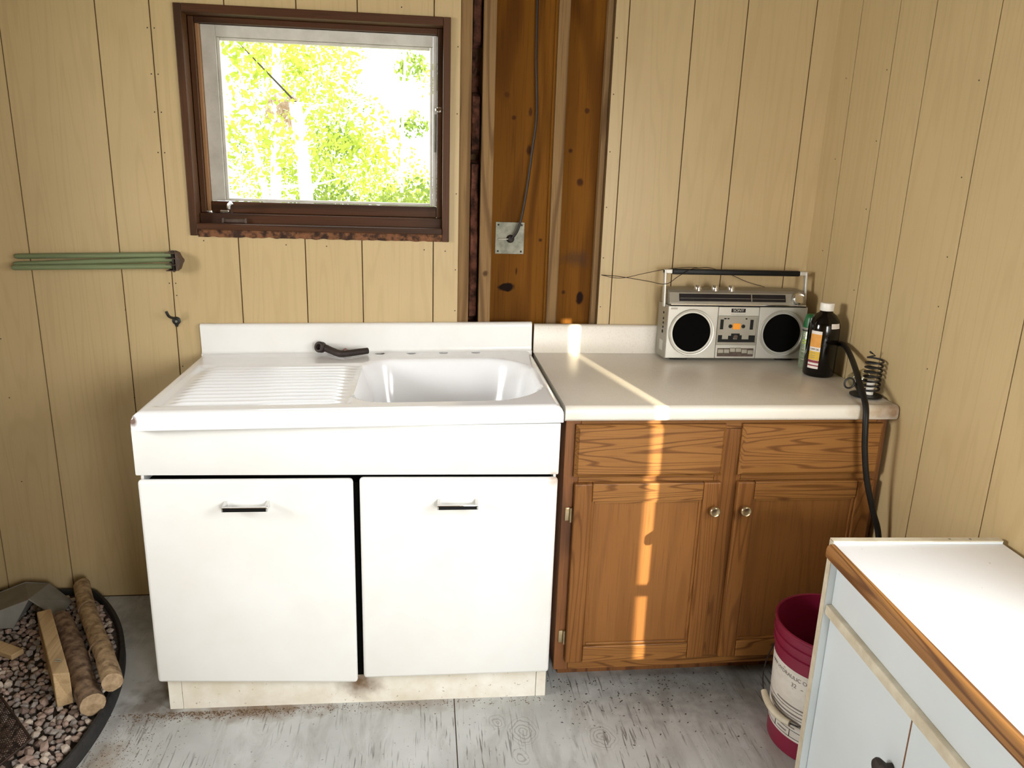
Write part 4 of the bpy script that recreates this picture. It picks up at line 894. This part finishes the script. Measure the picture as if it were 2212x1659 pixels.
# wire-mesh screen at the tray's near edge
ms = thing('mesh_screen', 'rusty black wire mesh fire screen panel resting on gravel', 'fire screen', (-.30, -.85, .045))
U0, U1, V1 = Vector((-.16, .24, .055)), Vector((.022, .018, .055)), Vector((-.02, -.11, .0))
A0 = Vector((-.18, .26, .02)); B0 = Vector((.03, .02, .03)); C0 = Vector((-.04, -.12, .012)); D0 = A0+(C0-B0)
mb = MB(); mb.tube([A0, B0, C0, D0], .004, 7, closed=True); mb.build('frame_rod', 'mesh_metal', ms, True)
mb = MB(); nu, nv = 34, 15
def mp(u, v): return A0+(B0-A0)*u+(D0-A0)*v
for i in range(nu+nv):
    for sgn in (0, 1):
        a_, b_ = [], []
        u0, v0 = (i/nu, 0); k0 = max(0, i-nu); k1 = min(i, nv)
        p, q = ((i-k0)/nu, k0/nv), ((i-k1)/nu, k1/nv)
        if sgn: p, q = (1-p[0], p[1]), (1-q[0], q[1])
        if p != q: mb.tube([mp(*p), mp(*q)], .0011, 4, caps=False)
mb.build('wire_mesh', 'mesh_metal', ms)['kind'] = 'stuff'

# ------------------------------------------------------------------ litter on the floor
def litter(name, label, mat, n, f, smin, smax, seed):
    rg = random.Random(seed); vs, fs = [], []
    for _ in range(n):
        x, y = f(rg); sz = rg.uniform(smin, smax); th = rg.uniform(0, 6.3); k_ = len(vs); el = rg.uniform(.4, 1)
        for (a_, b_, z) in ((-1, -.5, 0), (1, -.4, 0), (.8, .6, 0), (-.7, .5, 0), (0, 0, .6)):
            vs.append((x+sz*(a_*math.cos(th)-b_*el*math.sin(th)), y+sz*(a_*math.sin(th)+b_*el*math.cos(th)), .0003+z*sz*.8))
        fs += [(k_, k_+1, k_+4), (k_+1, k_+2, k_+4), (k_+2, k_+3, k_+4), (k_+3, k_, k_+4), (k_+3, k_+2, k_+1, k_)]
    me = bpy.data.meshes.new(name); me.from_pydata(vs, [], fs); me.materials.append(M[mat]); o = bpy.data.objects.new(name, me); COL.objects.link(o); return tag(o, label, 'litter', kind='stuff')
litter('floor_crumbs', 'brown crumbs swept along the white cabinet toe board', 'crumb', 900, lambda g: (g.uniform(-.08, 1.1) if g.random() < .35 else g.gauss(.14, .16), -.654-abs(g.gauss(0, .016))), .0012, .0032, 5)
litter('floor_grit', 'dark grit scattered over the grey floor by the oak cabinet', 'crumb_dark', 260, lambda g: (g.uniform(1.12, 1.68), -.57-abs(g.gauss(0, .13))), .0012, .0042, 6)
litter('floor_dust', 'brown grit beside the black hearth rim', 'crumb', 420, lambda g: (g.gauss(-.08, .07), g.gauss(-.80, .08)), .001, .0024, 8)
litter('paint_flakes', 'white paint flakes scattered on the grey floor', 'white_paint', 40, lambda g: (g.uniform(.9, 1.65), g.uniform(-.95, -.56)), .001, .003, 9)
